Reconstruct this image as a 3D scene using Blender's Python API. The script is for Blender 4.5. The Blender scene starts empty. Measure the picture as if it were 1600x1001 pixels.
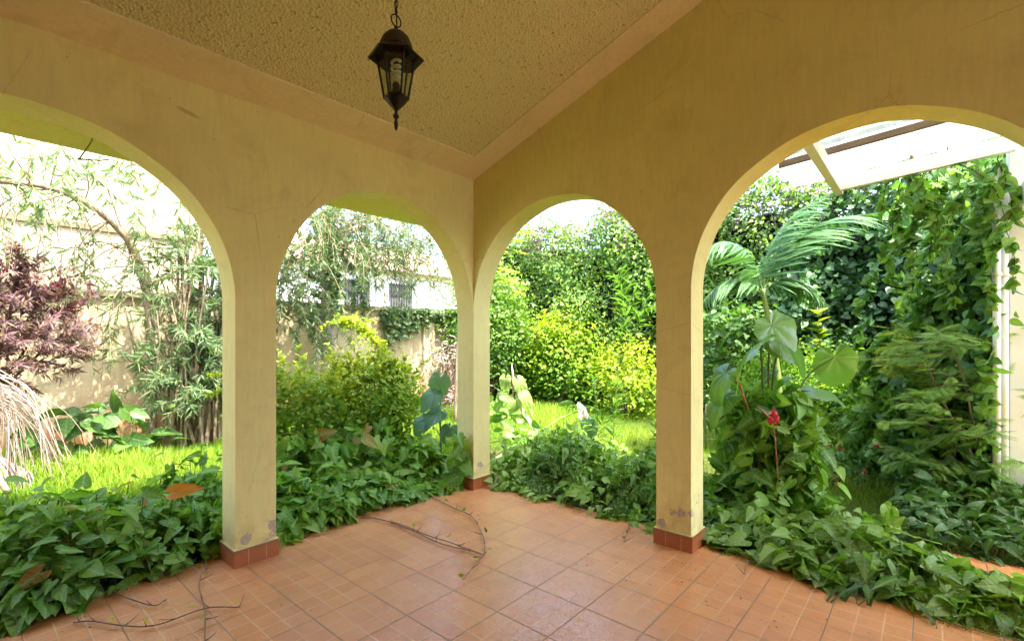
import bpy, bmesh, math, random
import numpy as np
from mathutils import Vector
R = math.radians
rng = np.random.default_rng(11)
random.seed(5)
scn = bpy.context.scene
COL = scn.collection

# ------------------------------------------------------------------ camera
HEAD = R(40.95)
cam_d = bpy.data.cameras.new('camera'); cam = bpy.data.objects.new('camera', cam_d); COL.objects.link(cam)
cam.location = (-3.187, -3.242, 1.4); cam.rotation_euler = (R(90), 0, HEAD - R(90))
cam_d.sensor_width = 36; cam_d.lens = 757 / 1600 * 36; cam_d.shift_y = 30.5 / 1600
cam_d.clip_start = 0.05; cam_d.clip_end = 2000
scn.camera = cam
# ------------------------------------------------------------------ light
SUN = Vector((-0.05, -0.42, 0.88)).normalized()
w = bpy.data.worlds.new('World'); scn.world = w; w.use_nodes = True
nt = w.node_tree; bg = nt.nodes['Background']; bg.inputs[1].default_value = 0.15
sky = nt.nodes.new('ShaderNodeTexSky'); sky.sky_type = 'NISHITA'; sky.sun_disc = False
sky.sun_elevation = math.asin(SUN.z); sky.sun_rotation = math.atan2(SUN.x, SUN.y)
sky.dust_density = 3.0; sky.air_density = 1.0; sky.ozone_density = 1.0
nt.links.new(sky.outputs[0], bg.inputs[0])
sd = bpy.data.lights.new('sun', 'SUN'); sd.energy = 2.0; sd.angle = R(0.6); sd.color = (1, .95, .86)
so = bpy.data.objects.new('sun', sd); COL.objects.link(so); so.rotation_euler = SUN.to_track_quat('Z', 'Y').to_euler()
scn.view_settings.view_transform = 'Standard'; scn.view_settings.look = 'None'
scn.view_settings.exposure = 3.35; scn.view_settings.gamma = 1
cy = scn.cycles
cy.max_bounces = 12; cy.diffuse_bounces = 7; cy.glossy_bounces = 3; cy.transmission_bounces = 6; cy.transparent_max_bounces = 6
cy.use_denoising = True; cy.sample_clamp_indirect = 8; cy.caustics_reflective = False; cy.caustics_refractive = False

# ------------------------------------------------------------------ helpers: objects
def empty(name, loc, label=None, cat=None, group=None, rz=0):
    o = bpy.data.objects.new(name, None); COL.objects.link(o); o.location = loc; o.rotation_euler = (0, 0, rz)
    o.empty_display_size = .1
    tag(o, label, cat, group); return o
def tag(o, label=None, cat=None, group=None, kind=None):
    if label: o['label'] = label
    if cat: o['category'] = cat
    if group: o['group'] = group
    if kind: o['kind'] = kind
    return o
class G:
    """collects vertices, faces, a random value and a leaf coordinate per vertex; builds ONE mesh object"""
    def __init__(s): s.v = []; s.f = []; s.n = 0; s.r = []; s.l = []
    def add(s, v, f, r=0.5, l=None):
        v = np.asarray(v, float); s.v.append(v)
        for a in ([f] if isinstance(f, np.ndarray) else [np.asarray([x]) for x in f]):
            if len(a): s.f.append(a + s.n)
        s.r.append(np.broadcast_to(np.asarray(r, float), (len(v),)).copy())
        s.l.append(np.zeros((len(v), 2)) if l is None else l); s.n += len(v)
    def box(s, a, b, r=0.5):
        x0, y0, z0 = a; x1, y1, z1 = b
        v = [(x0,y0,z0),(x1,y0,z0),(x1,y1,z0),(x0,y1,z0),(x0,y0,z1),(x1,y0,z1),(x1,y1,z1),(x0,y1,z1)]
        s.add(v, np.array([(3,2,1,0),(4,5,6,7),(0,1,5,4),(1,2,6,5),(2,3,7,6),(3,0,4,7)]), r)
    def tube(s, pts, rad, sides=5, r=0.5, cap=True):
        P = np.asarray(pts, float); n = len(P)
        rad = np.atleast_1d(np.asarray(rad, float)); rad = np.interp(np.linspace(0, 1, n), np.linspace(0, 1, len(rad)), rad) if len(rad) > 1 else np.full(n, rad[0])
        T = np.gradient(P, axis=0); T /= np.linalg.norm(T, axis=1)[:, None] + 1e-9
        up = np.array([0, 0, 1.]) if abs(T[0, 2]) < .9 else np.array([1., 0, 0])
        A = np.cross(T, up); A /= np.linalg.norm(A, axis=1)[:, None] + 1e-9
        B = np.cross(T, A)
        th = np.arange(sides) * 2 * np.pi / sides
        V = P[:, None] + rad[:, None, None] * (np.cos(th)[None, :, None] * A[:, None] + np.sin(th)[None, :, None] * B[:, None])
        i = np.arange(n - 1)[:, None] * sides; j = np.arange(sides)[None]; k = (j + 1) % sides
        F = np.stack([i + j, i + k, i + sides + k, i + sides + j], -1).reshape(-1, 4)
        L = np.zeros((n * sides, 2)); L[:, 0] = np.repeat(np.linspace(0, 1, n), sides)
        s.add(V.reshape(-1, 3), F, r, L)
        if cap:
            s.f.append(np.array([list(range(sides - 1, -1, -1))]) + s.n - n * sides)
            s.f.append(np.array([list(range(sides))]) + s.n - sides)
    def lathe(s, prof, c=(0, 0, 0), sides=20, r=0.5, rot=0):
        th = np.arange(sides) * 2 * np.pi / sides + rot; n = len(prof)
        V = np.array([[c[0] + p[0] * np.cos(t), c[1] + p[0] * np.sin(t), c[2] + p[1]] for p in prof for t in th])
        i = np.arange(n - 1)[:, None] * sides; j = np.arange(sides)[None]; k = (j + 1) % sides
        s.add(V, np.stack([i + j, i + k, i + sides + k, i + sides + j], -1).reshape(-1, 4), r)
    def scatter(s, tpl, P, D, N, S, r):
        T, F, L = tpl; P = np.asarray(P, float).reshape(-1, 3); m = len(P)
        if m == 0: return
        D = np.broadcast_to(np.asarray(D, float), (m, 3)).copy(); N = np.broadcast_to(np.asarray(N, float), (m, 3)).copy()
        D /= np.linalg.norm(D, axis=1)[:, None] + 1e-9
        Y = np.cross(N, D); Y /= np.linalg.norm(Y, axis=1)[:, None] + 1e-9
        Z = np.cross(D, Y); S = np.broadcast_to(np.asarray(S, float), (m,))
        V = P[:, None] + S[:, None, None] * (T[None, :, 0:1] * D[:, None] + T[None, :, 1:2] * Y[:, None] + T[None, :, 2:3] * Z[:, None])
        k = len(T); FF = (F[None] + (np.arange(m) * k)[:, None, None]).reshape(-1, F.shape[1])
        rr = np.repeat(np.broadcast_to(np.asarray(r, float), (m,)), k)
        s.add(V.reshape(-1, 3), FF, rr, np.tile(L, (m, 1)))
    def build(s, name, mat, parent=None, smooth=True):
        me = bpy.data.meshes.new(name)
        V = np.concatenate(s.v).astype(np.float32)
        me.vertices.add(len(V)); me.vertices.foreach_set('co', V.ravel())
        loops = np.concatenate([f.ravel() for f in s.f]).astype(np.int32)
        tot = np.concatenate([np.full(len(f), f.shape[1]) for f in s.f]).astype(np.int32)
        st = np.concatenate([[0], np.cumsum(tot)[:-1]]).astype(np.int32)
        me.loops.add(len(loops)); me.loops.foreach_set('vertex_index', loops)
        me.polygons.add(len(tot)); me.polygons.foreach_set('loop_start', st); me.polygons.foreach_set('loop_total', tot)
        me.update(calc_edges=True)
        me.polygons.foreach_set('use_smooth', np.full(len(tot), bool(smooth)))
        a = me.attributes.new('rnd', 'FLOAT', 'POINT'); a.data.foreach_set('value', np.concatenate(s.r).astype(np.float32))
        L = np.concatenate(s.l); a = me.attributes.new('luv', 'FLOAT_VECTOR', 'POINT')
        a.data.foreach_set('vector', np.column_stack([L, np.zeros(len(L))]).astype(np.float32).ravel())
        if isinstance(mat, (list, tuple)):
            for m in mat: me.materials.append(m)
        else: me.materials.append(mat)
        o = bpy.data.objects.new(name, me); COL.objects.link(o)
        if parent:
            o.parent = parent
            bpy.context.view_layer.update() if False else None
            o.matrix_parent_inverse = parent_inv(parent)
        return o
def parent_inv(p):
    from mathutils import Matrix
    m = Matrix.Translation(p.location) @ p.rotation_euler.to_matrix().to_4x4()
    if p.parent: return m.inverted() if p.type == 'EMPTY' else Matrix.Identity(4)
    return m.inverted()
def bevel(o, w=.006, seg=2):
    m = o.modifiers.new('bevel', 'BEVEL'); m.width = w; m.segments = seg; m.limit_method = 'ANGLE'; m.angle_limit = R(40)
    return o
def unit(a): a = np.asarray(a, float); return a / (np.linalg.norm(a, axis=-1, keepdims=True) + 1e-9)
def rs(m, sc=1.): return rng.normal(0, sc, (m, 3))
def bez(pts, n=12):
    """smooth curve through control points (Catmull-Rom)"""
    P = np.asarray(pts, float); P = np.vstack([2 * P[0] - P[1], P, 2 * P[-1] - P[-2]]); out = []
    for i in range(1, len(P) - 2):
        t = np.linspace(0, 1, n, endpoint=(i == len(P) - 3))[:, None]
        a, b, c, d = P[i - 1], P[i], P[i + 1], P[i + 2]
        out.append(.5 * ((2 * b) + (-a + c) * t + (2 * a - 5 * b + 4 * c - d) * t ** 2 + (-a + 3 * b - 3 * c + d) * t ** 3))
    return np.vstack(out)
def tpl(rows, fold=.25, droop=.25, wave=0.):
    """leaf: rows of (mid x, side x, half width); tip along +X"""
    V = []; L = []; mw = max(r[2] for r in rows)
    for i, (xm, xs, hw) in enumerate(rows):
        zm = -droop * xm * xm; zs = -droop * xs * xs + fold * hw + wave * (1 if i % 2 else -1) * hw
        V += [(xs, hw, zs), (xm, 0, zm), (xs, -hw, zs)]; L += [(xm, hw / mw), (xm, 0), (xm, -hw / mw)]
    F = []
    for i in range(len(rows) - 1):
        a = 3 * i
        F += [(a, a + 1, a + 4), (a, a + 4, a + 3), (a + 1, a + 2, a + 5), (a + 1, a + 5, a + 4)]
    return np.array(V, float), np.array(F), np.array(L, float)
ARROW = tpl([(0, -.30, .17), (.03, -.16, .36), (.15, .05, .40), (.35, .28, .34), (.6, .56, .24), (.82, .8, .12), (1, 1, 0)], .22, .28)
ARROWB = tpl([(0, -.26, .20), (.04, -.10, .30), (.2, .12, .33), (.42, .38, .29), (.66, .63, .2), (.85, .84, .1), (1, .98, 0)], .42, .55, .03)
ARROWC = tpl([(0, -.2, .16), (.05, -.1, .40), (.2, .12, .46), (.42, .36, .40), (.66, .62, .27), (.85, .83, .12), (1, 1, 0)], .08, .12, -.04)
ARROW2 = tpl([(0, -.22, .12), (.05, -.08, .26), (.2, .14, .29), (.45, .42, .25), (.75, .73, .14), (1, 1, 0)], .35, .5)
HEART = tpl([(0, -.2, .2), (.05, -.02, .42), (.25, .2, .46), (.5, .48, .38), (.75, .73, .22), (1, 1, 0)], .15, .2)
OVATE = tpl([(0, 0, .01), (.15, .13, .22), (.4, .38, .31), (.7, .68, .22), (1, 1, 0)], .25, .3)
OVLOW = tpl([(0, 0, .02), (.42, .36, .30), (1, 1, 0)], .3, .25)
LANCE = tpl([(0, 0, .01), (.3, .28, .085), (.7, .68, .065), (1, 1, 0)], .3, .35)
LANCLOW = tpl([(0, 0, .012), (.45, .42, .085), (1, 1, 0)], .3, .3)
STRAP = tpl([(0, 0, .03), (.2, .2, .045), (.5, .5, .045), (.8, .8, .03), (1, 1, 0)], .4, .6)
SMALL = tpl([(0, 0, .02), (.5, .45, .26), (1, 1, 0)], .2, .1)
def blade_tpl():
    V = np.array([(0, .022, 0), (0, -.022, 0), (.55, .016, -.04), (.55, -.016, -.04), (1, 0, -.25)]); F = np.array([(0, 1, 3), (0, 3, 2), (2, 3, 4)])
    return V, F, np.array([(0, 1), (0, -1), (.5, 1), (.5, -1), (1, 0)], float)
BLADE = blade_tpl()

# ------------------------------------------------------------------ helpers: materials
class M:
    def __init__(s, name):
        s.m = bpy.data.materials.new(name); s.m.use_nodes = True; s.nt = s.m.node_tree; s.nt.nodes.clear()
        s.out = s.n('OutputMaterial')
    def n(s, t, **k):
        x = s.nt.nodes.new('ShaderNode' + t)
        for a, b in k.items(): setattr(x, a, b)
        return x
    def set(s, sock, v):
        if isinstance(v, bpy.types.NodeSocket): s.nt.links.new(v, sock)
        elif isinstance(v, (tuple, list)) and len(v) == 3 and sock.type == 'RGBA': sock.default_value = (*v, 1)
        else: sock.default_value = v
        return s
    def coord(s, k='Object'): return s.n('TexCoord').outputs[k]
    def noise(s, vec, scale, detail=4, rough=.55, dist=0, out=0):
        x = s.n('TexNoise'); s.set(x.inputs['Vector'], vec); x.inputs['Scale'].default_value = scale
        x.inputs['Detail'].default_value = detail; x.inputs['Roughness'].default_value = rough; x.inputs['Distortion'].default_value = dist
        return x.outputs[out]
    def vor(s, vec, scale, feat='F1', out='Distance', rand=1):
        x = s.n('TexVoronoi', feature=feat); s.set(x.inputs['Vector'], vec); x.inputs['Scale'].default_value = scale
        x.inputs['Randomness'].default_value = rand
        return x.outputs[out]
    def ramp(s, fac, stops):
        x = s.n('ValToRGB'); s.set(x.inputs[0], fac); e = x.color_ramp.elements
        while len(e) < len(stops): e.new(.5)
        for i, (p, c) in enumerate(stops):
            e[i].position = p; e[i].color = (*c, 1) if isinstance(c, (tuple, list)) else (c, c, c, 1)
        return x.outputs[0]
    def mix(s, fac, a, b, blend='MIX'):
        x = s.n('Mix', data_type='RGBA', blend_type=blend); s.set(x.inputs[0], fac); s.set(x.inputs[6], a); s.set(x.inputs[7], b); return x.outputs[2]
    def math(s, op, a, b=0., c=None, clamp=False):
        x = s.n('Math', operation=op, use_clamp=clamp); s.set(x.inputs[0], a); s.set(x.inputs[1], b)
        if c is not None: s.set(x.inputs[2], c)
        return x.outputs[0]
    def sep(s, vec): x = s.n('SeparateXYZ'); s.set(x.inputs[0], vec); return x.outputs
    def comb(s, x_, y_, z_):
        x = s.n('CombineXYZ'); s.set(x.inputs[0], x_); s.set(x.inputs[1], y_); s.set(x.inputs[2], z_); return x.outputs[0]
    def bump(s, h, strength=.3, dist=.01, normal=None):
        x = s.n('Bump'); s.set(x.inputs['Height'], h); x.inputs['Strength'].default_value = strength; x.inputs['Distance'].default_value = dist
        if normal is not None: s.set(x.inputs['Normal'], normal)
        return x.outputs[0]
    def attr(s, name, out='Fac'): return s.n('Attribute', attribute_name=name).outputs[out]
    def pbr(s, col, rough=.5, normal=None, spec=.5, metal=0, **k):
        x = s.n('BsdfPrincipled'); s.set(x.inputs['Base Color'], col); s.set(x.inputs['Roughness'], rough)
        s.set(x.inputs['Specular IOR Level'], spec); x.inputs['Metallic'].default_value = metal
        if normal is not None: s.set(x.inputs['Normal'], normal)
        for a, b in k.items(): s.set(x.inputs[a.replace('_', ' ')], b)
        return x.outputs[0]
    def done(s, sh): s.nt.links.new(sh, s.out.inputs['Surface']); return s.m
def mat_simple(name, col, rough=.6, spec=.4, metal=0, var=.25, scale=12, bump=.1):
    m = M(name); c = m.coord(); f = m.noise(c, scale, 5)
    return m.done(m.pbr(m.mix(f, tuple(x * (1 - var) for x in col), tuple(min(1, x * (1 + var)) for x in col)), rough,
                        m.bump(f, bump, .01), spec, metal))
def mat_leaf(name, cols, trans=.35, rough=.42, spec=.4, vein=.25, side_veins=True, pale=None, tcol=(1.25, 1.35, .5), dead=None):
    """leaf: colour differs from leaf to leaf (attribute rnd), midrib and side veins from the leaf coordinate"""
    m = M(name); r = m.attr('rnd'); uv = m.sep(m.attr('luv', 'Vector'))
    k = len(cols); st = [(i / (k - 1), c) for i, c in enumerate(cols)]
    if dead: st = [(p * .965, c) for p, c in st] + [(.985, dead)]
    c = m.ramp(r, st)
    av = m.math('ABSOLUTE', uv[1])
    mid = m.ramp(av, [(.05, 1.), (.14, 0.)])
    side = m.math('SINE', m.math('MULTIPLY', m.math('SUBTRACT', uv[0], m.math('MULTIPLY', av, .26)), 34.))
    side = m.math('MULTIPLY', m.ramp(side, [(.55, 0.), (.95, 1.)]), .55 if side_veins else 0.)
    vv = m.math('MULTIPLY', m.math('MAXIMUM', mid, side), vein)
    if pale:   # pale blotch round the veins of the leaf
        pz = m.math('MULTIPLY', m.ramp(av, [(0, 1.), (.55, 0.)]), m.ramp(m.noise(m.coord(), 70, 3, .7), [(.35, .2), (.6, 1.3)]))
        c = m.mix(m.math('MULTIPLY', pz, pale[1]), c, pale[0])
    c = m.mix(vv, c, (.36, .50, .18))
    h = m.math('ADD', m.math('MULTIPLY', mid, -1.), m.math('MULTIPLY', side, .8))
    b = m.pbr(c, rough, m.bump(m.math('ADD', h, m.noise(m.coord(), 35, 2)), .5, .006), spec)
    t = m.n('BsdfTranslucent'); m.set(t.inputs[0], m.mix(1., c, tcol, 'MULTIPLY'))
    x = m.n('MixShader'); x.inputs[0].default_value = trans; m.nt.links.new(b, x.inputs[1]); m.nt.links.new(t.outputs[0], x.inputs[2])
    return m.done(x.outputs[0])

# paint of the arcade walls: cream, hand-brushed, specks, damp and peeling near the floor
def mat_paint(name, col=(.77, .71, .30)):
    m = M(name); c = m.coord(); p = m.sep(c)
    base = m.mix(m.ramp(m.noise(c, 1.6, 4, .6), [(.35, 0.), (.7, 1.)]), tuple(x * .93 for x in col), tuple(x * 1.04 for x in col))
    streak = m.noise(m.comb(m.math('MULTIPLY', p[0], 9.), m.math('MULTIPLY', p[1], 9.), m.math('MULTIPLY', p[2], 1.1)), 4, 5, .65)
    base = m.mix(m.math('MULTIPLY', m.ramp(streak, [(.42, 0.), (.75, 1.)]), .24), base, (.5, .42, .27))
    sp = m.vor(c, 9.); base = m.mix(m.ramp(sp, [(.022, 1.), (.032, 0.)]), base, (.16, .10, .05))
    low = m.math('SUBTRACT', .42, p[2], clamp=True)                       # metres above the floor: damp zone
    n1 = m.noise(c, 7, 6, .65)
    damp = m.math('MULTIPLY', m.math('MULTIPLY', low, 1.6), m.ramp(n1, [(.4, 0.), (.62, 1.)]))
    base = m.mix(damp, base, (.45, .28, .12))
    n2 = m.noise(m.comb(m.math('ADD', p[0], 3.1), p[1], p[2]), 11, 5, .6)
    acc = None
    for (sx_, sy_, sz_, sr_) in ((0, -2.04, .24, .17), (.10, -2.04, .30, .13), (0, -1.9, .25, .07), (-1.81, 0, .17, .15), (-2.0, 0, .15, .10), (.09, 0, .22, .10), (0, .06, .17, .13), (0, -1.84, .14, .1)):
        vd = m.n('VectorMath', operation='DISTANCE'); m.set(vd.inputs[0], c); vd.inputs[1].default_value = (sx_, sy_, sz_)
        f_ = m.math('SUBTRACT', 1., m.math('DIVIDE', vd.outputs['Value'], sr_), clamp=True); acc = f_ if acc is None else m.math('MAXIMUM', acc, f_)
    nf = m.noise(c, 26, 5, .7)
    peel = m.math('GREATER_THAN', m.math('ADD', m.math('ADD', n2, m.math('MULTIPLY', nf, .25)), m.math('ADD', m.math('MULTIPLY', acc, .42), m.math('MULTIPLY', m.math('SUBTRACT', .30, p[2], clamp=True), .35))), .97)
    cr = m.vor(m.comb(m.math('ADD', p[0], m.math('MULTIPLY', nf, .05)), m.math('ADD', p[1], m.math('MULTIPLY', nf, .05)), p[2]), 1.3, 'DISTANCE_TO_EDGE')
    crk = m.math('MULTIPLY', m.ramp(cr, [(.0, 1.), (.0035, 0.)]), m.ramp(m.noise(c, 1.1, 2), [(.52, 0.), (.6, .45)]))
    base = m.mix(crk, base, (.28, .20, .10))
    base = m.mix(m.ramp(m.noise(c, 3.3, 6, .7, .6), [(.52, 0.), (.74, .38)]), base, (.50, .43, .17))
    su_ = m.math('ADD', p[0], 2.30); sz2 = m.math('ADD', m.math('SUBTRACT', p[2], 2.71), m.math('MULTIPLY', su_, .25))
    se = m.math('ADD', m.math('POWER', m.math('DIVIDE', su_, .09), 2.), m.math('ADD', m.math('POWER', m.math('DIVIDE', sz2, .02), 2.), m.math('POWER', m.math('DIVIDE', p[1], .1), 2.)))
    base = m.mix(m.ramp(m.math('ADD', se, m.math('MULTIPLY', nf, .8)), [(.6, .5), (1., 0.)]), base, (.30, .22, .08))
    scuff = m.ramp(m.math('MULTIPLY', m.noise(c, 85, 2), m.ramp(n1, [(.45, 0.), (.7, 1.)])), [(.52, 0.), (.6, .5)]); base = m.mix(scuff, base, (.30, .21, .12))
    base = m.mix(peel, base, m.mix(m.noise(c, 60, 3), (.20, .15, .10), (.66, .58, .46)))
    h = m.math('SUBTRACT', m.math('ADD', m.math('MULTIPLY', streak, .6), m.noise(c, 45, 4)), m.math('MULTIPLY', peel, 1.2))
    return m.done(m.pbr(base, .62, m.bump(h, .22, .006), .25))
def mat_stucco(name):
    m = M(name); c = m.coord()
    v = m.vor(c, 62.); n = m.noise(c, 44, 5, .7); h = m.math('ADD', m.math('MULTIPLY', v, 1.3), n)
    pit = m.ramp(m.math('MULTIPLY', m.noise(c, 95, 3, .6), m.math('SUBTRACT', 1.25, v)), [(.14, (.42, .36, .18)), (.24, (.82, .79, .52))])
    big = m.noise(c, 2.2, 3)
    col = m.mix(m.math('MULTIPLY', big, .25), pit, (.66, .52, .33))
    return m.done(m.pbr(col, .85, m.bump(h, .9, .012), .15))
def mat_tile(name):
    """0.325 m terracotta tiles: dark joints, pressed sub-squares, embossed scribble, glossy glaze"""
    m = M(name); c = m.coord(); p = m.sep(c); S = .325
    tu = m.math('DIVIDE', m.math('ADD', p[0], 1.349), S); tv = m.math('DIVIDE', m.math('ADD', p[1], .570), S)
    fu = m.math('FRACT', m.math('ADD', tu, 100)); fv = m.math('FRACT', m.math('ADD', tv, 100))
    iu = m.math('FLOOR', m.math('ADD', tu, 100)); iv = m.math('FLOOR', m.math('ADD', tv, 100))
    def edge(f): return m.math('SUBTRACT', .5, m.math('ABSOLUTE', m.math('SUBTRACT', f, .5)))
    e = m.math('MINIMUM', edge(fu), edge(fv)); joint = m.ramp(e, [(.005, 1.), (.0105, 0.)])
    wn = m.n('TexWhiteNoise', noise_dimensions='2D'); m.set(wn.inputs['Vector'], m.comb(iu, iv, 0.)); tr = wn.outputs['Value']
    g3u = m.math('FRACT', m.math('ADD', m.math('MULTIPLY', fu, 3.), 0.)); g3v = m.math('FRACT', m.math('MULTIPLY', fv, 3.))
    su = m.math('FLOOR', m.math('MULTIPLY', fu, 3.)); sv = m.math('FLOOR', m.math('MULTIPLY', fv, 3.))
    wn2 = m.n('TexWhiteNoise', noise_dimensions='3D'); m.set(wn2.inputs['Vector'], m.comb(m.math('ADD', m.math('MULTIPLY', iu, 3.), su), m.math('ADD', m.math('MULTIPLY', iv, 3.), sv), 1.)); cr = wn2.outputs['Value']
    gr = m.ramp(m.math('MINIMUM', edge(g3u), edge(g3v)), [(.02, 1.), (.045, 0.)])
    gr = m.math('MULTIPLY', gr, m.ramp(m.noise(c, 1.7, 2), [(.36, .35), (.6, 1.)]))
    scr = m.noise(c, 38, 3, .5, 1.4); scr = m.ramp(m.math('ABSOLUTE', m.math('SUBTRACT', scr, .5)), [(0., 1.), (.045, 0.)])
    fine = m.noise(c, 160, 4, .7); blot = m.noise(c, 12, 5, .6)
    col = m.mix(cr, (.55, .19, .052), (.66, .265, .08))
    col = m.mix(m.math('MULTIPLY', tr, .5), col, (.48, .18, .06))
    col = m.mix(m.ramp(blot, [(.35, 0.), (.7, .5)]), col, (.64, .30, .12))
    col = m.mix(m.math('MULTIPLY', fine, .25), col, (.70, .40, .2))
    col = m.mix(m.math('MULTIPLY', gr, .55), col, (.74, .50, .26))  # pressed grooves lightened in colour to imitate their glint
    col = m.mix(m.math('MULTIPLY', joint, .85), col, (.15, .08, .035))
    dirt = m.ramp(m.noise(c, 2.4, 6, .7), [(.55, 0.), (.75, .32)]); col = m.mix(dirt, col, (.22, .12, .06))
    sp = m.vor(c, 5.5); col = m.mix(m.ramp(sp, [(.018, .8), (.03, 0.)]), col, (.07, .035, .02))
    h = m.math('SUBTRACT', m.math('SUBTRACT', m.math('ADD', m.math('MULTIPLY', scr, -.35), m.math('MULTIPLY', fine, .18)), m.math('MULTIPLY', gr, .6)), m.math('MULTIPLY', joint, 1.6))
    rough = m.math('ADD', m.math('MULTIPLY', m.noise(c, 7, 4), .2), m.math('ADD', m.math('MULTIPLY', joint, .3), .10))
    return m.done(m.pbr(col, rough, m.bump(h, .35, .004), .5))
def mat_gardenwall(name, col=(.72, .60, .40)):
    m = M(name); c = m.coord(); p = m.sep(c)
    st = m.noise(m.comb(m.math('MULTIPLY', p[0], 3.), p[1], m.math('MULTIPLY', p[2], .5)), 1.6, 6, .65)
    cc = m.mix(m.ramp(st, [(.38, 0.), (.72, 1.)]), col, (.40, .30, .18))
    cc = m.mix(m.ramp(m.noise(c, 1.3, 6, .7), [(.5, 0.), (.7, .6)]), cc, (.66, .56, .38))
    low = m.math('SUBTRACT', .75, p[2], clamp=True); cc = m.mix(m.math('MULTIPLY', low, m.ramp(m.noise(c, 2.5, 5), [(.3, .2), (.6, 1.4)])), cc, (.48, .17, .06))
    gr = m.ramp(m.noise(c, 4, 6, .7), [(.56, 0.), (.68, .7)]); cc = m.mix(gr, cc, (.30, .29, .16))
    return m.done(m.pbr(cc, .85, m.bump(m.noise(c, 24, 6, .7), .5, .02), .15))
def mat_bark(name, a, b, sc=30):
    m = M(name); c = m.coord(); p = m.sep(c)
    n = m.noise(m.comb(m.math('MULTIPLY', p[0], 1.), m.math('MULTIPLY', p[1], 1.), m.math('MULTIPLY', p[2], .25)), sc, 6, .7)
    return m.done(m.pbr(m.mix(m.ramp(n, [(.35, 0.), (.65, 1.)]), a, b), .85, m.bump(n, .7, .01), .15))
PAINT = mat_paint('cream paint'); PAINT_C = mat_paint('plain ceiling border paint', (.84, .76, .55)); STUCCO = mat_stucco('stippled ceiling')
TILE = mat_tile('terracotta floor tile'); GWALL = mat_gardenwall('weathered garden wall', (.60, .47, .28)); GWALL2 = mat_gardenwall('neighbour wall', (.40, .35, .26))
BARK = mat_bark('grey brown bark', (.13, .09, .055), (.33, .26, .17)); BARKD = mat_bark('dark bark', (.05, .035, .02), (.14, .10, .06))
PALMBARK = mat_bark('palm bark', (.24, .19, .14), (.42, .35, .28), 14); TWIG = mat_simple('dry twig', (.25, .15, .09)); GSTEM = mat_simple('green stem', (.13, .19, .05), .5)
WHITE = mat_simple('white painted timber', (.78, .76, .70), .5, var=.08, scale=6); ROOFM = mat_simple('roof slab', (.35, .30, .25), .9)


# ================================================================== SETTING
def plane(name, x0, y0, x1, y1, z, mat, kind='structure', n=1):
    g = G(); g.add([(x0, y0, z), (x1, y0, z), (x1, y1, z), (x0, y1, z)], np.array([(0, 1, 2, 3)])); return tag(g.build(name, mat, smooth=False), kind=kind)
gm = M('garden soil'); c = gm.coord()
gcol = gm.mix(gm.ramp(gm.noise(c, .8, 6, .6), [(.4, 0.), (.6, 1.)]), (.16, .11, .05), (.10, .15, .03))
gcol = gm.mix(gm.ramp(gm.noise(c, 14, 5), [(.4, 0.), (.7, .8)]), gcol, (.07, .05, .03))
SOIL = gm.done(gm.pbr(gcol, .95, gm.bump(gm.noise(c, 30, 6, .7), .8, .03), .1))
plane('ground', -300, -300, 300, 300, -.12, SOIL)
g = G(); g.box((-6.6, -6.6, -.11), (.245, .245, 0)); tag(g.build('floor', TILE, smooth=False), kind='structure')
g = G(); g.box((.247, -6.6, -.115), (1.15, -3.0, -.004)); tag(g.build('path', TILE, smooth=False), kind='structure')

# ================================================================== THE HOUSE (arcade, ceiling, roof, wing)
T_ = .22; SL = .334
def zc(y): return 2.892 - SL * y
house = empty('house', (0, 0, 0), 'cream painted house veranda with round arches and a sloping stippled ceiling', 'house')
def arcade(name, axis, segs, top, mat):
    """wall from vertical strips; segs: ('solid', u0, u1) or ('arch', centre, radius, spring); front, back, soffits and jambs"""
    g = G(); tr = (lambda u, t, z: (u, t, z)) if axis == 'x' else (lambda u, t, z: (t, u, z))
    for s_ in segs:
        if s_[0] == 'solid':
            us = np.linspace(s_[1], s_[2], 3); bz = np.full(3, -.02)
        else:
            _, cx, r, zs = s_; th = np.linspace(math.pi, 0, 65); rw_ = r + .0035 * np.sin(th * 5 + cx * 9) * np.sin(th) + .002 * np.sin(th * 13 + cx * 5) * np.sin(th); us = cx + rw_ * np.cos(th); bz = zs + rw_ * np.sin(th)
        n = len(us)
        for t, flip in ((0, 0), (T_, 1)):
            V = [tr(u, t, z) for u, z0 in zip(us, bz) for z in (z0, top(u))]
            F = np.array([(2 * k, 2 * k + 2, 2 * k + 3, 2 * k + 1) for k in range(n - 1)])
            g.add(V, F)
        if s_[0] == 'arch':
            V = [tr(u, t, z) for u, z in zip(us, bz) for t in (0, T_)]
            g.add(V, np.array([(2 * k, 2 * k + 1, 2 * k + 3, 2 * k + 2) for k in range(n - 1)]))
            zs = s_[3]
            for u in (us[0], us[-1]):
                if not (axis == 'x' and u > -.02): g.add([tr(u, 0, -.02), tr(u, T_, -.02), tr(u, T_, zs), tr(u, 0, zs)], np.array([(0, 1, 2, 3)]))
    us = [min(min(s_[1], s_[2]) if s_[0] == 'solid' else s_[1] - s_[2] for s_ in segs), max(max(s_[1], s_[2]) if s_[0] == 'solid' else s_[1] + s_[2] for s_ in segs)]
    for u in us: g.add([tr(u, 0, -.02), tr(u, T_, -.02), tr(u, T_, top(u)), tr(u, 0, top(u))], np.array([(0, 1, 2, 3)])) if not (axis == 'x' and u > -.02) else None
    o = g.build(name, mat, house)
    bm = bmesh.new(); bm.from_mesh(o.data); bmesh.ops.recalc_face_normals(bm, faces=bm.faces); bm.to_mesh(o.data); bm.free(); return o
wa = arcade('arched_wall', 'x', [('solid', -6.5, -3.85), ('arch', -2.95, .90, 1.64), ('solid', -2.05, -1.805), ('arch', -.905, .90, 1.655)], lambda u: 2.93, PAINT)
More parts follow.
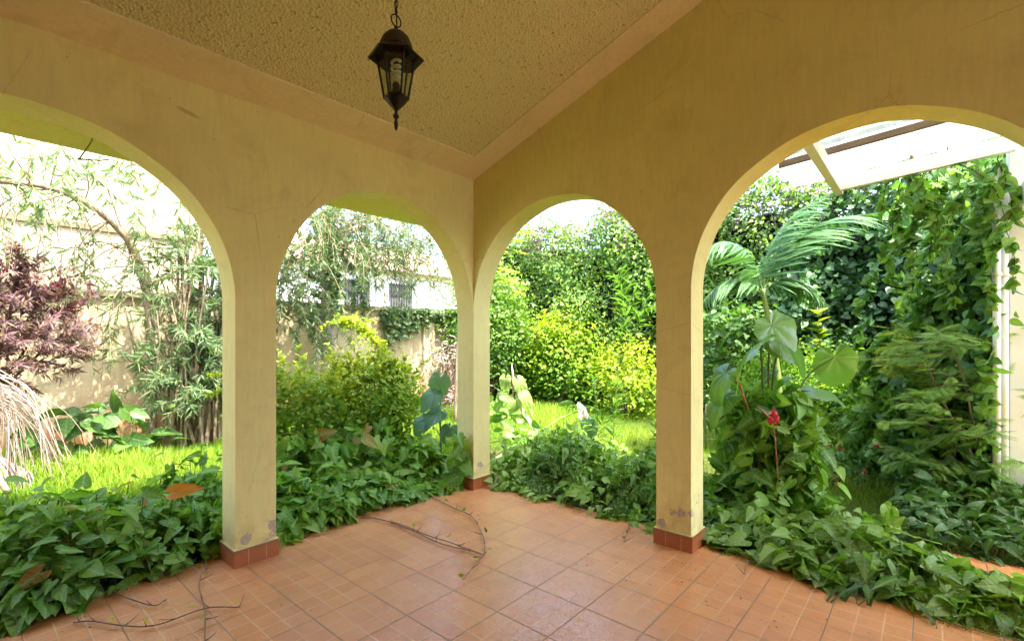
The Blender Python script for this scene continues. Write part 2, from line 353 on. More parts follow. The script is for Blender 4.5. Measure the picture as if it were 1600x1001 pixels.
g = G(); g.box((-.0049, .001, 1.66), (.002, T_ - .001, 2.92)); g.build('wall_joint', PAINT, house, False)
zt = lambda y: zc(y) + .03
wb = arcade('arched_wall', 'y', [('solid', -6.5, -3.82), ('arch', -2.93, .89, 1.728), ('solid', -2.04, -1.798), ('arch', -.899, .899, 1.67), ('solid', 0, T_)], zt, PAINT)
# tiled skirting round each pillar foot
SK = M('skirting tile'); c = SK.coord(); p = SK.sep(c)
jx = SK.math('ABSOLUTE', SK.math('SUBTRACT', SK.math('FRACT', SK.math('DIVIDE', SK.math('ADD', SK.math('ADD', p[0], p[1]), 20.03), .108)), .5))
kc = SK.mix(SK.noise(c, 22, 5, .7), (.30, .08, .024), (.42, .145, .05)); kc = SK.mix(SK.ramp(jx, [(.47, 0.), (.485, .8)]), kc, (.50, .30, .18))
kc = SK.mix(SK.ramp(SK.math('ADD', p[2], SK.math('MULTIPLY', SK.noise(c, 20, 4), .03)), [(.09, 0.), (.118, .55)]), kc, (.12, .085, .045))
SKIRT = SK.done(SK.pbr(kc, .35, SK.bump(SK.noise(c, 60, 4), .2, .003), .5))
for (x0, y0, x1, y1) in ((-2.05, 0, -1.805, T_), (0, -2.04, T_, -1.798), (0, 0, T_, T_)):
    g = G(); s = .015; g.box((x0 - s, y0 - s, -.01), (x1 + s, y1 + s, .105)); bevel(g.build('skirting', SKIRT, house, False), .004, 2)
    g = G(); s = .012; g.box((x0 - s, y0 - s, .105), (x1 + s, y1 + s, .109)); g.build('plaster_fillet', PAINT, house, False)
# ceiling: plain border strips, recessed stippled panel
def slope_quad(name, x0, x1, y0, y1, dz, mat, par=house):
    g = G(); g.add([(x0, y0, zc(y0) + dz), (x0, y1, zc(y1) + dz), (x1, y1, zc(y1) + dz), (x1, y0, zc(y0) + dz)], np.array([(0, 1, 2, 3)])); return g.build(name, mat, par, False)
g = G()
for (x0, x1, y0, y1) in ((-6.4, .003, -.25, .003), (-.25, .003, -6.4, -.25)):
    a = [(x0, y0, zc(y0)), (x0, y1, zc(y1)), (x1, y1, zc(y1)), (x1, y0, zc(y0))]; b = [(p[0], p[1], p[2] + .02) for p in a]
    g.add(a + b, np.array([(0, 1, 2, 3), (7, 6, 5, 4), (0, 4, 5, 1), (1, 5, 6, 2), (2, 6, 7, 3), (3, 7, 4, 0)]))
g.build('ceiling_border', PAINT_C, house, False)
slope_quad('ceiling_panel', -6.4, -.245, -6.4, -.245, .008, STUCCO)
# roof slab with its painted soffit; overhangs the long side by 0.64 m; unseen gable overhang widened to keep sun off the floor
g = G(); y0, y1, x0, x1 = -6.6, .902, -6.7, .95
a = [(x0, y0, zc(y0) + .03), (x0, y1, zc(y1) + .03), (x1, y1, zc(y1) + .03), (x1, y0, zc(y0) + .03)]; b = [(p[0], p[1], p[2] + .17) for p in a]
g.add(a + b, np.array([(0, 1, 2, 3), (7, 6, 5, 4), (0, 4, 5, 1), (1, 5, 6, 2), (2, 6, 7, 3), (3, 7, 4, 0)])); g.build('roof', PAINT, house, False)
# house wing beyond the fourth arch: white post, lintel, cream wall, two downpipes
g = G(); g.box((2.30, -3.98, -.12), (2.50, -3.70, 3.3)); bevel(g.build('wing_post', WHITE, house, False), .008)
g = G(); g.box((2.503, -4.0, -.12), (6.1, -3.86, 3.25)); g.build('wing_wall', mat_paint('wing paint', (.74, .70, .60)), house, False)
g = G(); g.box((1.9, -3.97, 2.42), (2.297, -3.76, 2.60)); g.build('lintel', WHITE, house, False)
for x, y in ((2.20, -3.625), (2.25, -3.672)):
    g = G(); g.tube([(x, y, -.1), (x, y, 1.2), (x, y, 2.75)], .024, 12); o = g.build('downpipe', WHITE, house)
    for z in (1.9,):
        g = G(); g.tube([(x, y, z), (x, y, z + .03)], .03, 12); q = g.build('pipe_bracket', WHITE, o)
# back walls of the veranda
HW = mat_paint('house wall paint', (.76, .70, .55))
g = G(); g.box((-6.6, -6.55, -.05), (-6.42, .2, 5.2)); g.build('inner_wall', HW, house, False)
g = G(); g.box((-6.4, -6.55, -.05), (-.8, -6.4, 5.2)); g.build('inner_wall', HW, house, False)

# ================================================================== LANTERN
LX, LY = -1.99, -1.57; LZ = 2.26
IRON = mat_simple('black iron', (.018, .014, .011), .45, .5, .6, scale=60); RUST = mat_simple('rusty iron', (.055, .038, .024), .75, .3, .2, scale=50, var=.5)
lam = empty('hanging_lantern', (LX, LY, LZ), 'black hexagonal glass lantern hanging on a chain from the ceiling', 'lantern')
c0 = (LX, LY, LZ)
g = G(); g.lathe([(0, 0), (.006, .01), (.009, .03), (.005, .05), (.012, .058), (.012, .066), (.006, .072), (.007, .085), (.026, .105), (.043, .125), (.048, .135), (.0, .135)], c0, 18); g.build('finial', IRON, lam)
hexr = lambda r, z, k, off=.3: (LX + r * math.cos(off + k * math.pi / 3), LY + r * math.sin(off + k * math.pi / 3), LZ + z)
g = G()
for k in range(6): g.tube([hexr(.048, .132, k), hexr(.080, .315, k)], .0045, 5)
for z, r in ((.135, .050), (.315, .082)):
    g.tube([hexr(r, z, k) for k in range(7)], .005, 5)
g.build('frame', IRON, lam, False)
g = G(); g.lathe([(0, .14), (.046, .14), (.046, .146), (0, .146)], c0, 6, rot=.3); g.build('bottom_plate', IRON, lam, False)
g = G()   # flared hexagonal eave
for k in range(6):
    a, b = hexr(.068, .338, k), hexr(.068, .338, k + 1); c_, d = hexr(.112, .300, k + 1), hexr(.112, .300, k)
    v = [a, b, c_, d] + [(q[0], q[1], q[2] - .004) for q in (a, b, c_, d)]
    g.add(v, np.array([(0, 3, 2, 1), (4, 5, 6, 7), (3, 7, 6, 2)]))
g.tube([hexr(.112, .299, k) for k in range(7)], .0035, 4)
g.build('eave', IRON, lam, False)
g = G(); g.lathe([(.07, .335), (.064, .36), (.052, .385), (.035, .402), (.015, .41), (.008, .42), (.008, .432), (0, .432)], c0, 24); g.build('dome', RUST, lam)
gl = M('lantern glass'); tr = gl.n('BsdfTransparent'); gs = gl.n('BsdfGlossy'); gs.inputs[1].default_value = .05; mx = gl.n('MixShader'); mx.inputs[0].default_value = .09
gl.set(tr.inputs[0], (.80, .84, .74)); gl.nt.links.new(tr.outputs[0], mx.inputs[1]); gl.nt.links.new(gs.outputs[0], mx.inputs[2]); GLASS = gl.done(mx.outputs[0])
for k in range(6):
    g = G(); g.add([hexr(.046, .137, k), hexr(.046, .137, k + 1), hexr(.079, .313, k + 1), hexr(.079, .313, k)], np.array([(0, 1, 2, 3)])); g.build('glass_pane', GLASS, lam, False)
g = G(); g.lathe([(.016, .146), (.016, .19), (.012, .20), (0, .20)], c0, 14); bu = g.build('lamp_holder', IRON, lam)
g = G(); n = 60
g.tube([(LX + .017 * math.cos(t), LY + .017 * math.sin(t), LZ + .20 + .0016 * i) for i, t in enumerate(np.linspace(0, 8 * math.pi, n))], .0062, 8)
g.build('spiral_bulb', mat_simple('white glass bulb', (.72, .74, .66), .25, var=.05), lam)
g = G(); g.tube([(LX + .024 * math.cos(t), LY, LZ + .456 + .024 * math.sin(t)) for t in np.linspace(0, 2 * math.pi, 22)], .003, 6); g.build('ring', IRON, lam)
g = G(); z = LZ + .478; i = 0; zt_ = zc(LY)
while z < zt_ - .02:
    ax = (math.cos(i * 1.57 + .4), math.sin(i * 1.57 + .4))
    g.tube([(LX + .0085 * math.cos(t) * ax[0], LY + .0085 * math.cos(t) * ax[1], z + .017 + .017 * math.sin(t)) for t in np.linspace(0, 2 * math.pi, 10)], .0022, 4)
    z += .028; i += 1
g.tube([(LX + .004, LY, LZ + .43), (LX - .006, LY + .004, LZ + .7), (LX + .006, LY, LZ + .95), (LX, LY, zt_)], .003, 5)
g.build('chain', IRON, lam)
g = G(); g.lathe([(0, -.03), (.04, -.03), (.05, 0), (.05, .012)], (LX, LY, zt_), 18); g.build('ceiling_rose', IRON, lam)

# ================================================================== PERGOLA
per = empty('pergola', (2.1, -3.0, 0), 'white timber pergola roofed with old translucent corrugated sheet outside the right arch', 'pergola')
zb = lambda y: 2.755 - .075 * (y + 2.6)          # underside of the outer beam, rising away from the garden end
g = G()
def sbeam(g, x0, x1, ya, yb, h, dz=0):
    za, zb_ = zb(ya) + dz, zb(yb) + dz
    v = [(x0, ya, za), (x1, ya, za), (x1, yb, zb_), (x0, yb, zb_), (x0, ya, za + h), (x1, ya, za + h), (x1, yb, zb_ + h), (x0, yb, zb_ + h)]
    g.add(v, np.array([(0, 1, 2, 3), (7, 6, 5, 4), (0, 4, 5, 1), (1, 5, 6, 2), (2, 6, 7, 3), (3, 7, 4, 0)]))
sbeam(g, 2.07, 2.13, -2.6, -3.72, .12); g.build('outer_beam', WHITE, per, False)
for yy in (-2.62, -5.0):
    g = G(); sbeam(g, .23, 2.2, yy, yy + .06, .11, -.01); g.build('rafter', WHITE, per, False)
g = G(); sbeam(g, 1.42, 1.46, -2.25, -5.2, .05, .14); g.build('purlin', mat_simple('brown timber', (.19, .13, .085), .8, scale=8), per, False)
g = G(); nx = 120
cs = M('translucent corrugated sheet'); c = cs.coord(); p = cs.sep(c)
dn = cs.noise(cs.comb(p[0], cs.math('MULTIPLY', p[1], 6.), 0.), 3.5, 5, .6)
col = cs.mix(cs.ramp(dn, [(.3, 0.), (.65, .9)]), (.50, .56, .57), (.17, .17, .15))
a = cs.pbr(col, .4, None, .4); t = cs.n('BsdfTranslucent'); cs.set(t.inputs[0], cs.mix(.3, (.85, .9, .88), col)); mx = cs.n('MixShader'); mx.inputs[0].default_value = .38
cs.nt.links.new(a, mx.inputs[1]); cs.nt.links.new(t.outputs[0], mx.inputs[2]); SHEET = cs.done(mx.outputs[0])
for (xa, xb, ya, yb, dz) in ((1.30, 2.30, -2.2, -5.3, .20), (.16, 1.38, -2.2, -5.3, .215)):
    g = G(); nn = 56; xs = np.linspace(xa, xb, nn); V = []
    for k, x in enumerate(xs):
        h = .015 * math.sin(x * 2 * math.pi / .076)
        V += [(x, ya, zb(ya) + dz + h), (x, yb, zb(yb) + dz + h)]
    g.add(V, np.array([(2 * k, 2 * k + 1, 2 * k + 3, 2 * k + 2) for k in range(nn - 1)])); g.build('corrugated_sheet', SHEET, per)

# ================================================================== GARDEN WALLS AND THE NEIGHBOURS
gw = empty('garden_wall', (0, 5.05, 0), 'weathered cream garden wall with a mossy ledge, behind the trees', 'wall')
g = G(); g.box((-9, 5.05, -.12), (11.5, 5.22, 1.98)); g.build('wall_face', GWALL, gw, False)
g = G()
cc = mat_simple('mossy coping', (.17, .15, .09), .95, .1, scale=9, var=.6, bump=.6)
g.box((-9, 4.99, 1.98), (11.5, 5.27, 2.06)); g.build('coping', cc, gw, False)
g = G()
for x in (.2, 3.4, 6.6): g.box((x, 4.97, -.12), (x + .3, 5.05, 1.975))
g.build('buttress', GWALL, gw, False)
nb = empty('tall_wall', (-4, 6.3, 0), 'tall sunlit cream wall of the building next door, above the left ledge', 'building')
g = G(); g.box((-10, 6.3, -.12), (-.35, 6.6, 6.2)); g.build('wall', GWALL2, nb, False)
g = G(); g.box((-10, 6.26, 3.05), (-.35, 6.30, 3.13)); g.build('ledge', cc, nb, False)
nh = empty('neighbour_house', (8, 14, 0), 'white neighbouring house with two barred windows under a pinkish tiled roof', 'house')
NW = mat_simple('white render', (.80, .78, .74), .8, var=.05, scale=2)
g = G(); g.box((3.5, 14, -.12), (15, 20, 4.35)); g.build('wall', NW, nh, False)
rm = M('pink roof tiles'); c = rm.coord(); p = rm.sep(c)
rw = rm.math('SINE', rm.math('MULTIPLY', p[0], 26.)); rr_ = rm.math('FRACT', rm.math('MULTIPLY', p[1], 3.))
rc = rm.mix(rm.noise(c, 6, 5, .7), (.42, .24, .17), (.60, .42, .33))
RTILE = rm.done(rm.pbr(rc, .85, rm.bump(rm.math('ADD', rw, rr_), .8, .05), .15))
g = G(); g.add([(3.0, 13.4, 4.25), (15.6, 13.4, 4.25), (13, 17, 6.0), (5.6, 17, 6.0), (3.0, 20.6, 4.25), (15.6, 20.6, 4.25)], [(0, 1, 2, 3), (3, 2, 5, 4)]); g.f.append(np.array([(0, 3, 4)])); g.f.append(np.array([(1, 5, 2)]))
g.build('roof', RTILE, nh, False)
DARKG = mat_simple('dark window glass', (.12, .11, .12), .2, var=.3, scale=3)
for xc in (7.26, 9.35):
    g = G(); g.box((xc - .55, 13.93, 2.75), (xc + .55, 14.02, 3.78)); wf = g.build('window', DARKG, nh, False)
    g = G()
    for k in range(9): g.box((xc - .52 + k * .13 - .012, 13.86, 2.72), (xc - .52 + k * .13 + .012, 13.885, 3.82))
    for z in (2.8, 3.25, 3.7): g.box((xc - .56, 13.885, z), (xc + .56, 13.905, z + .03))
    g.build('grille', IRON, wf, False)
    g = G(); g.box((xc - .62, 13.85, 2.64), (xc + .62, 14.01, 2.71)); g.build('sill', NW, wf, False)

# ================================================================== LEAF MATERIALS
L_ARROW = mat_leaf('arrowhead vine leaf', [(.05, .16, .014), (.11, .28, .02), (.20, .39, .03), (.36, .52, .07)], .36, .42, .3, .5, pale=((.30, .44, .16), .55), dead=(.35, .17, .03))
L_ARROWP = mat_leaf('pale arrowhead leaf', [(.08, .20, .02), (.17, .33, .035), (.32, .47, .09)], .36, .42, .32, .6, pale=((.32, .42, .18), .6))
L_ARROWB = mat_leaf('sunny arrowhead leaf', [(.07, .20, .02), (.14, .32, .03), (.24, .43, .05), (.38, .54, .10)], .36, .42, .4, .5, pale=((.36, .48, .18), .45))  # lighter arrowhead copy, sunlit tone put into the colour
L_SHADED = mat_leaf('shade-toned creeper leaf', [(.02, .06, .015), (.04, .11, .025), (.07, .17, .04), (.12, .24, .055)], .25, .38, .5, .2)  # darker greens carry the shade on the hedge behind the right arch
L_MID = mat_leaf('mid green leaf', [(.04, .10, .02), (.07, .16, .03), (.11, .21, .04)], .35, .42, .4, .15)
L_HEDGE = mat_leaf('hedge leaf', [(.05, .13, .02), (.11, .23, .03), (.22, .36, .05), (.40, .48, .15)], .38, .32, .5, .1)
L_GOLD = mat_leaf('golden shrub leaf', [(.06, .19, .015), (.15, .31, .02), (.36, .45, .03), (.56, .56, .05)], .42, .45, .35, .1, tcol=(1.2, 1.2, .4))
L_WILLOW = mat_leaf('oleander leaf', [(.05, .10, .035), (.08, .15, .055), (.13, .20, .08), (.20, .27, .13)], .35, .4, .4, .3, dead=(.36, .22, .10))
L_PURPLE = mat_leaf('purple croton leaf', [(.09, .04, .05), (.16, .07, .085), (.26, .15, .15), (.11, .055, .04), (.18, .17, .05)], .3, .35, .5, .1, tcol=(1.4, .7, .8))
L_BOUG = mat_leaf('dusky bract', [(.26, .14, .18), (.42, .28, .32), (.30, .26, .16)], .35, .5, .3, .05, tcol=(1.2, .8, 1.))
L_PALM = mat_leaf('palm leaflet', [(.04, .12, .035), (.07, .17, .05), (.11, .23, .065)], .3, .35, .45, .1)
L_DRY = mat_leaf('bleached dry leaf', [(.28, .20, .15), (.42, .33, .27), (.56, .46, .40)], .2, .6, .25, .0, tcol=(1, .9, .8))
L_BROWN = mat_leaf('brown dead leaf', [(.30, .12, .03), (.42, .20, .05)], .25, .55, .3, .2, tcol=(1.2, .8, .5))
L_GRASS = mat_leaf('grass blade', [(.09, .19, .015), (.17, .31, .02), (.29, .43, .035), (.45, .48, .12)], .4, .5, .3, 0, tcol=(1.15, 1.2, .4))
L_BIG = mat_leaf('elephant ear leaf', [(.10, .24, .03), (.15, .30, .05), (.24, .38, .17)], .40, .24, .55, .6, side_veins=False)
L_BLUE = mat_leaf('blue green leaf', [(.06, .15, .06), (.10, .22, .10), (.15, .28, .14)], .3, .35, .5, .4, side_veins=False)
L_VAR = mat_leaf('variegated leaf', [(.16, .30, .04), (.30, .42, .09), (.42, .50, .18)], .4, .4, .4, .6, pale=((.66, .70, .42), .7), tcol=(1.1, 1.1, .7))
RED = mat_simple('red spathe', (.42, .02, .03), .3, .5, var=.3); PINKM = mat_simple('pink spadix', (.38, .16, .09), .5)
DARKMASS = mat_simple('shadowed branches', (.018, .016, .01), .95, .05)  # near-black colour carries the shade inside the hedge and the vine mound

def orient(m, up=.6, out=None, spread=.6):
    """leaf directions and normals: tips spread sideways, faces roughly up and toward 'out'"""
    D = rs(m); D[:, 2] = D[:, 2] * .35 - .25
    N = rs(m, spread) + np.array([0, 0, up])
    if out is not None: N = N + out; D = D + .5 * np.asarray(out) * np.array([1, 1, 0])
    D = unit(D); return D, unit(N)
def clumps(cen, rad, k, per, cs, shell=.75):
    """points of leaves gathered in k clumps near the surface of an ellipsoid: leaves gaps and an uneven outline"""
    u = unit(rs(k)) * (shell + (1 - shell) * rng.random((k, 1)) ** .5) * rng.uniform(.78, 1.1, (k, 1)); c = np.asarray(cen) + u * np.asarray(rad)
    cl = np.repeat(c, per, 0); pts = cl + rs(k * per, 1.) * cs
    return pts, np.repeat(u, per, 0), np.repeat(rng.random(k), per)
def bush(name, label, cat, base, cen, rad, leafm, t, k, per, cs, size, col=(0., 1.), stems=9, stem_r=.014, up=.5, group=None, floor_z=-.1, bark=None, shell=.6, tall=0, ltpl=None):
    e = empty(name, base, label, cat, group)
    P, U, q = clumps(cen, rad, k, per, cs, shell); ok = P[:, 2] > floor_z; P, U, q = P[ok], U[ok], q[ok]; m = len(P)
    D, N = orient(m, up, U * .7)
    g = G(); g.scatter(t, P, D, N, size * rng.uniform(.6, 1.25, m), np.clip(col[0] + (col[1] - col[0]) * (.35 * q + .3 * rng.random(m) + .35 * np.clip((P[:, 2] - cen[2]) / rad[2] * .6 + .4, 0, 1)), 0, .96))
    if rng.random() >= 0: g.build('foliage', leafm, e)
    g = G()
    for i in range(stems):
        a = U[rng.integers(m)]; tip = np.asarray(cen) + a * np.asarray(rad) * .85
        b0 = np.asarray(base) + np.array([rng.normal(0, .05), rng.normal(0, .05), 0]); mid = (b0 + tip) / 2 + np.array([0, 0, .12]) + rs(1)[0] * .05
        c = bez([b0, mid, tip], 6); g.tube(c, np.linspace(stem_r, stem_r * .35, len(c)), 5)
    g.build('stems', bark or BARKD, e); return e
def bed(name, label, sampler, n, size, leafm, t=ARROW, H=None, stems=True, col=(0, .96), low=.15, edge_dir=None, up=.7, sizevar=(.4, 1.3)):
    """a countless bed of leaves on petioles: one object of kind stuff"""
    xy = sampler(n); hole = np.sin(7.3 * xy[:, 0] + 2.1 * np.sin(4 * xy[:, 1])) * np.sin(8.1 * xy[:, 1] + 1.7 * np.sin(5 * xy[:, 0])); xy = xy[(hole < .38) | (rng.random(len(xy)) < .22)]; m = len(xy); h = H(xy[:, 0], xy[:, 1]); f = rng.random(m) ** .45; tall_ = np.where(rng.random(m) < .10, rng.uniform(1.05, 1.4, m), 1.); z = -.1 + (h + .1) * f * tall_
    P = np.column_stack([xy, z]); D = rs(m); D[:, 2] = -.12 + .35 * D[:, 2]
    e = 0 if edge_dir is None else edge_dir(xy)
    D = D + .5 * e - np.array([0, 0, .2]) * (np.abs(e).sum(1, keepdims=True) if edge_dir is not None else 0); D = unit(D)
    N = unit(rs(m, .38) + np.array([0, 0, up]) + .25 * e)
    S = size * rng.uniform(*sizevar, m) * (.65 + .35 * f)
    g = G(); rv = np.clip(col[0] + (col[1] - col[0]) * (rng.random(m) * .7 + .3 * (.5 + .5 * np.sin(3 * xy[:, 0] + 5 * xy[:, 1]))), 0, .965)
    if leafm is L_ARROW: rv = np.where(rng.random(m) < .014, 1., rv)
    ts = t if isinstance(t, list) else [t]; w_i = rng.integers(0, len(ts), m)
    for q_, tt in enumerate(ts): k_ = w_i == q_; g.scatter(tt, P[k_], D[k_], N[k_], S[k_], rv[k_])
    o = tag(g.build(name, leafm), label, kind='stuff')
    if stems:
        pick = rng.random(m) < .45; Q = P[pick]; B = Q + np.column_stack([rng.normal(0, .05, len(Q)), rng.normal(0, .05, len(Q)), -np.minimum(Q[:, 2] + .1, .22)])
        g = G(); k = len(Q); w_ = .003; a = np.array([w_, 0, 0]); b = np.array([0, w_, 0])
        V = np.stack([B - a, B + a, Q + a, Q - a, B - b, B + b, Q + b, Q - b], 1).reshape(-1, 3)
        F = (np.array([(0, 1, 2, 3), (4, 5, 6, 7)])[None] + (np.arange(k) * 8)[:, None, None]).reshape(-1, 4); g.add(V, F); g.build('leaf_stalks', GSTEM, o)
    return o
def spray(gl, gw_, p0, d0, L, r0, sag, t, size, step, wob=.12, whorl=2, n=14, leaf_from=.25, col=(0, .9), twigs=0):
    """an arching shoot with leaves all along it"""
    p = np.array(p0, float); d = unit(np.array(d0, float)); P = [p.copy()]; ds = L / n
    for i in range(n):
        d = unit(d + rs(1)[0] * wob + np.array([0, 0, -sag * (i + 1) / n])); p = p + d * ds; P.append(p.copy())
    P = np.array(P)
    if gw_ is not None: gw_.tube(P, np.linspace(r0, r0 * .3, len(P)), 4, cap=False)
    m = max(1, int(L * (1 - leaf_from) / step)) * whorl
    u = np.sort(leaf_from + (1 - leaf_from) * rng.random(m)) * n; i = np.minimum(u.astype(int), n - 1); f = (u - i)[:, None]
    Q = P[i] * (1 - f) + P[i + 1] * f; T = unit(P[i + 1] - P[i])
    S_ = unit(np.cross(T, rs(m))); D = unit(T * .8 + S_ * .8 + np.array([0, 0, -.15])); N = unit(np.cross(D, np.cross(T, D)) + rs(m, .3) + np.array([0, 0, .4]))
    gl.scatter(t, Q, D, N, size * rng.uniform(.6, 1.2, m), col[0] + (col[1] - col[0]) * rng.random(m))
    for k in range(twigs):
        j = rng.integers(int(n * .25), n); tw = unit(P[min(j + 1, n)] - P[j]) + rs(1)[0] * .55
        spray(gl, gw_, P[j], tw, L * rng.uniform(.25, .5), r0 * .5, sag * .7, t, size, step, wob, whorl, 8, .15, col, 0)
    return P

# ================================================================== LAWN (countless blades)
def rect(x0, x1, y0, y1):
    return lambda n: np.column_stack([rng.uniform(x0, x1, n), rng.uniform(y0, y1, n)])
def grass(name, label, xy, hgt, col):
    m = len(xy); D = unit(rs(m, .42) + np.array([0, 0, 1.])); N = unit(rs(m))
    P = np.column_stack([xy, np.full(m, -.12)]); g = G()
    T = BLADE; q = .5 + .5 * np.sin(2.1 * xy[:, 0] + 1.3 * np.sin(1.7 * xy[:, 1]))
    g.scatter(T, P, D, N, hgt * rng.uniform(.35, 1.25, m) * (.6 + .6 * q), np.clip(col[0] + (col[1] - col[0]) * (.5 * rng.random(m) + .5 * q) + rng.normal(0, .13, m), 0, 1)); return tag(g.build(name, L_GRASS), label, kind='stuff')
grass('lawn', 'bright sunlit long grass in front of the cream garden wall', np.vstack([rect(-4.6, 1.5, 1.3, 5.0)(80000), rect(1.5, 6.6, 1.0, 5.0)(30000)]), .25, (.15, .8))
grass('lawn', 'short grass between the creeper hedge and the veranda', np.vstack([rect(.9, 6.5, -3.4, 1.0)(60000)]), .14, (.1, .95))

# ================================================================== GROUND COVER BEDS
def e_A(xy): k = np.clip(1 - (xy[:, 1] - .2) / .5, 0, 1); return np.column_stack([0 * k, -k, .2 * k])
def e_B(xy): k = np.clip(1 - (xy[:, 0] - .2) / .5, 0, 1); return np.column_stack([-k, 0 * k, .2 * k])
wavy = lambda s: .05 * np.sin(5.1 * s + .4) + .035 * np.sin(11.3 * s)
def samp_A(x0, x1, depth):
    def f(n):
        x = rng.uniform(x0, x1, n); y = .16 + wavy(x) + (depth(x)) * rng.random(n) ** 1.15; ok = ~((x > -2.08) & (x < -1.78) & (y < .26)) & ~((x > -.05) & (y < .27)); return np.column_stack([x, y])[ok]
    return f
def H_A(x, y):
    s = np.clip((y - .12) / .45, 0, 1); return (.04 + .25 * s ** .8) * (1 + .30 * np.sin(4.3 * x + 2 * y) + .2 * np.sin(9 * x + 5 * y))
bed('arrowhead_vine', 'dense bed of dark green arrowhead leaves spilling in under the left arch', samp_A(-4.4, -1.85, lambda x: 1.15 + 0 * x), 6000, .108, L_ARROW, [ARROW, ARROWB, ARROWC, OVATE], lambda x, y: H_A(x, y) * 1.2, edge_dir=e_A, col=(.05, .8))
bed('arrowhead_vine', 'band of soft green arrowhead leaves along the tiles under the second arch', samp_A(-1.85, .05, lambda x: .75 + 0 * x), 3300, .115, L_ARROW, [ARROW, ARROWB, ARROWC, OVATE], lambda x, y: H_A(x, y) * .85, edge_dir=e_A, col=(.2, .96))
def samp_B(y0, y1, x0, depth):
    def f(n):
        y = rng.uniform(y0, y1, n); x = x0(y) + depth(y) * rng.random(n) ** 1.1
        ok = ~((y > -2.09) & (y < -1.76) & (x < .27)) & ~((y > -.06) & (x < .27)); return np.column_stack([x, y])[ok]
    return f
bed('arrowhead_vine', 'lower bed of bright green arrowhead leaves under the third arch', samp_B(-1.85, .1, lambda y: .17 + wavy(y), lambda y: 1.15 + 0 * y), 3800, .09, L_ARROWB, [ARROW, ARROWB, OVATE, OVATE],
    lambda x, y: (.04 + .24 * np.clip((x - .15) / .7, 0, 1)) * (1 + .35 * np.sin(5 * y + 3 * x)) * np.where(y < -1.2, .5, 1.2), edge_dir=e_B, col=(.35, .96))
bed('arrowhead_vine', 'mat of veined pale green arrowhead leaves creeping over the tiles under the right arch', samp_B(-4.3, -1.9, lambda y: .10 + wavy(y) - .08 * np.clip(-y - 2.9, 0, 1), lambda y: np.where(y < -3.05, .42, np.where(y < -2.45, .95, 1.2))), 5000, .118, L_ARROWP, [ARROW, ARROWB, ARROWC],
    lambda x, y: (.04 + .12 * np.clip((x - .05) / .35, 0, 1) + .10 * np.clip((x - .5), 0, 1) * (y > -2.5)) * (1 + .25 * np.sin(4 * y + 2 * x)), edge_dir=e_B, col=(0, .96))
bed('leafy_undergrowth', 'tangled dark undergrowth between the tiled path and the climbing mound', rect(1.1, 2.7, -4.2, -3.05), 1700, .11, L_MID, ARROW2, lambda x, y: .14 + .18 * np.clip(x - 1.2, 0, 1) + 0 * y, col=(0, .8))
# fine weeds that fill under the leaves
bed('fine_weeds', 'small leaved weeds along the edge of the slab', lambda n: np.vstack([samp_B(-2.6, 0, lambda y: .2 + .5 * wavy(y), lambda y: .9 + 0 * y)(n)]), 5000, .04, L_MID, OVLOW, lambda x, y: .10 + .06 * np.sin(9 * y), col=(.2, 1))
grass('grass_tuft', 'tufts of dark green grass growing over the tile edge at the right', np.column_stack([.22 + rng.normal(0, .09, 2600), rng.uniform(-4.1, -3.15, 2600)]), .17, (0, .35))
bed('sprouting_seedlings', 'bright green seedlings in the bed under the third arch', samp_B(-1.7, -.1, lambda y: .45 + 0 * y, lambda y: .8 + 0 * y), 900, .10, L_ARROWB, ARROW2, lambda x, y: .34 + .1 * np.sin(8 * y), col=(0, .35))

# ================================================================== CREEPER HEDGE ON THE RIGHT BOUNDARY
hd = empty('creeper_hedge', (6.6, 0, 0), 'tall hedge smothered in creeper leaves, shade-toned at one end, with dusky bracts along its top', 'hedge')
def hx(y, z): return 6.35 + .22 * np.sin(1.3 * y + .8 * z) + .16 * np.sin(2.9 * y - 1.9 * z + 1) + .10 * np.sin(6.1 * y + 4.3 * z)
def htop(y): return 4.1 + .18 * np.sin(1.1 * y + 1) + .12 * np.sin(3.7 * y)
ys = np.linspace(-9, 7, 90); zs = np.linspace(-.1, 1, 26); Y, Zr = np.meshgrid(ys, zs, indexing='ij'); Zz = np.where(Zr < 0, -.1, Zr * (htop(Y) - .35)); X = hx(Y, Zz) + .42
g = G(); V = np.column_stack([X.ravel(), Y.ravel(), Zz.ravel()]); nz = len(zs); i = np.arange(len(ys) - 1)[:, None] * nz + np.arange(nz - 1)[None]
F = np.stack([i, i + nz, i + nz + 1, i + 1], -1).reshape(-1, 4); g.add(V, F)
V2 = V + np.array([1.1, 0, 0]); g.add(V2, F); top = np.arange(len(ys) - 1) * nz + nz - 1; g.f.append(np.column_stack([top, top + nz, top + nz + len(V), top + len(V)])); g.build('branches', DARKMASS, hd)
k = 2600; cy_ = rng.uniform(-8, 6.6, k); cz = rng.random(k) * htop(cy_); cx = hx(cy_, cz) + rng.normal(0, .16, k)
def hedge_leaves(sel, per, cs, t, size, mat, nm, col, outv=(-.9, -.1, .25), up=.35):
    C = np.column_stack([cx, cy_, cz])[sel]; P = np.repeat(C, per, 0) + rs(len(C) * per) * cs; m = len(P); q = np.repeat(rng.random(len(C)), per)
    D, N = orient(m, up, np.array(outv)); D[:, 2] -= .35; g = G(); g.scatter(t, P, unit(D), N, size * rng.uniform(.6, 1.3, m), col[0] + (col[1] - col[0]) * (.5 * q + .5 * rng.random(m))); g.build(nm, mat, hd)
hedge_leaves(cy_ > -1.2, 22, .13, OVLOW, .085, L_HEDGE, 'foliage', (0, 1))  # sunlit stretch takes the lighter leaf colour
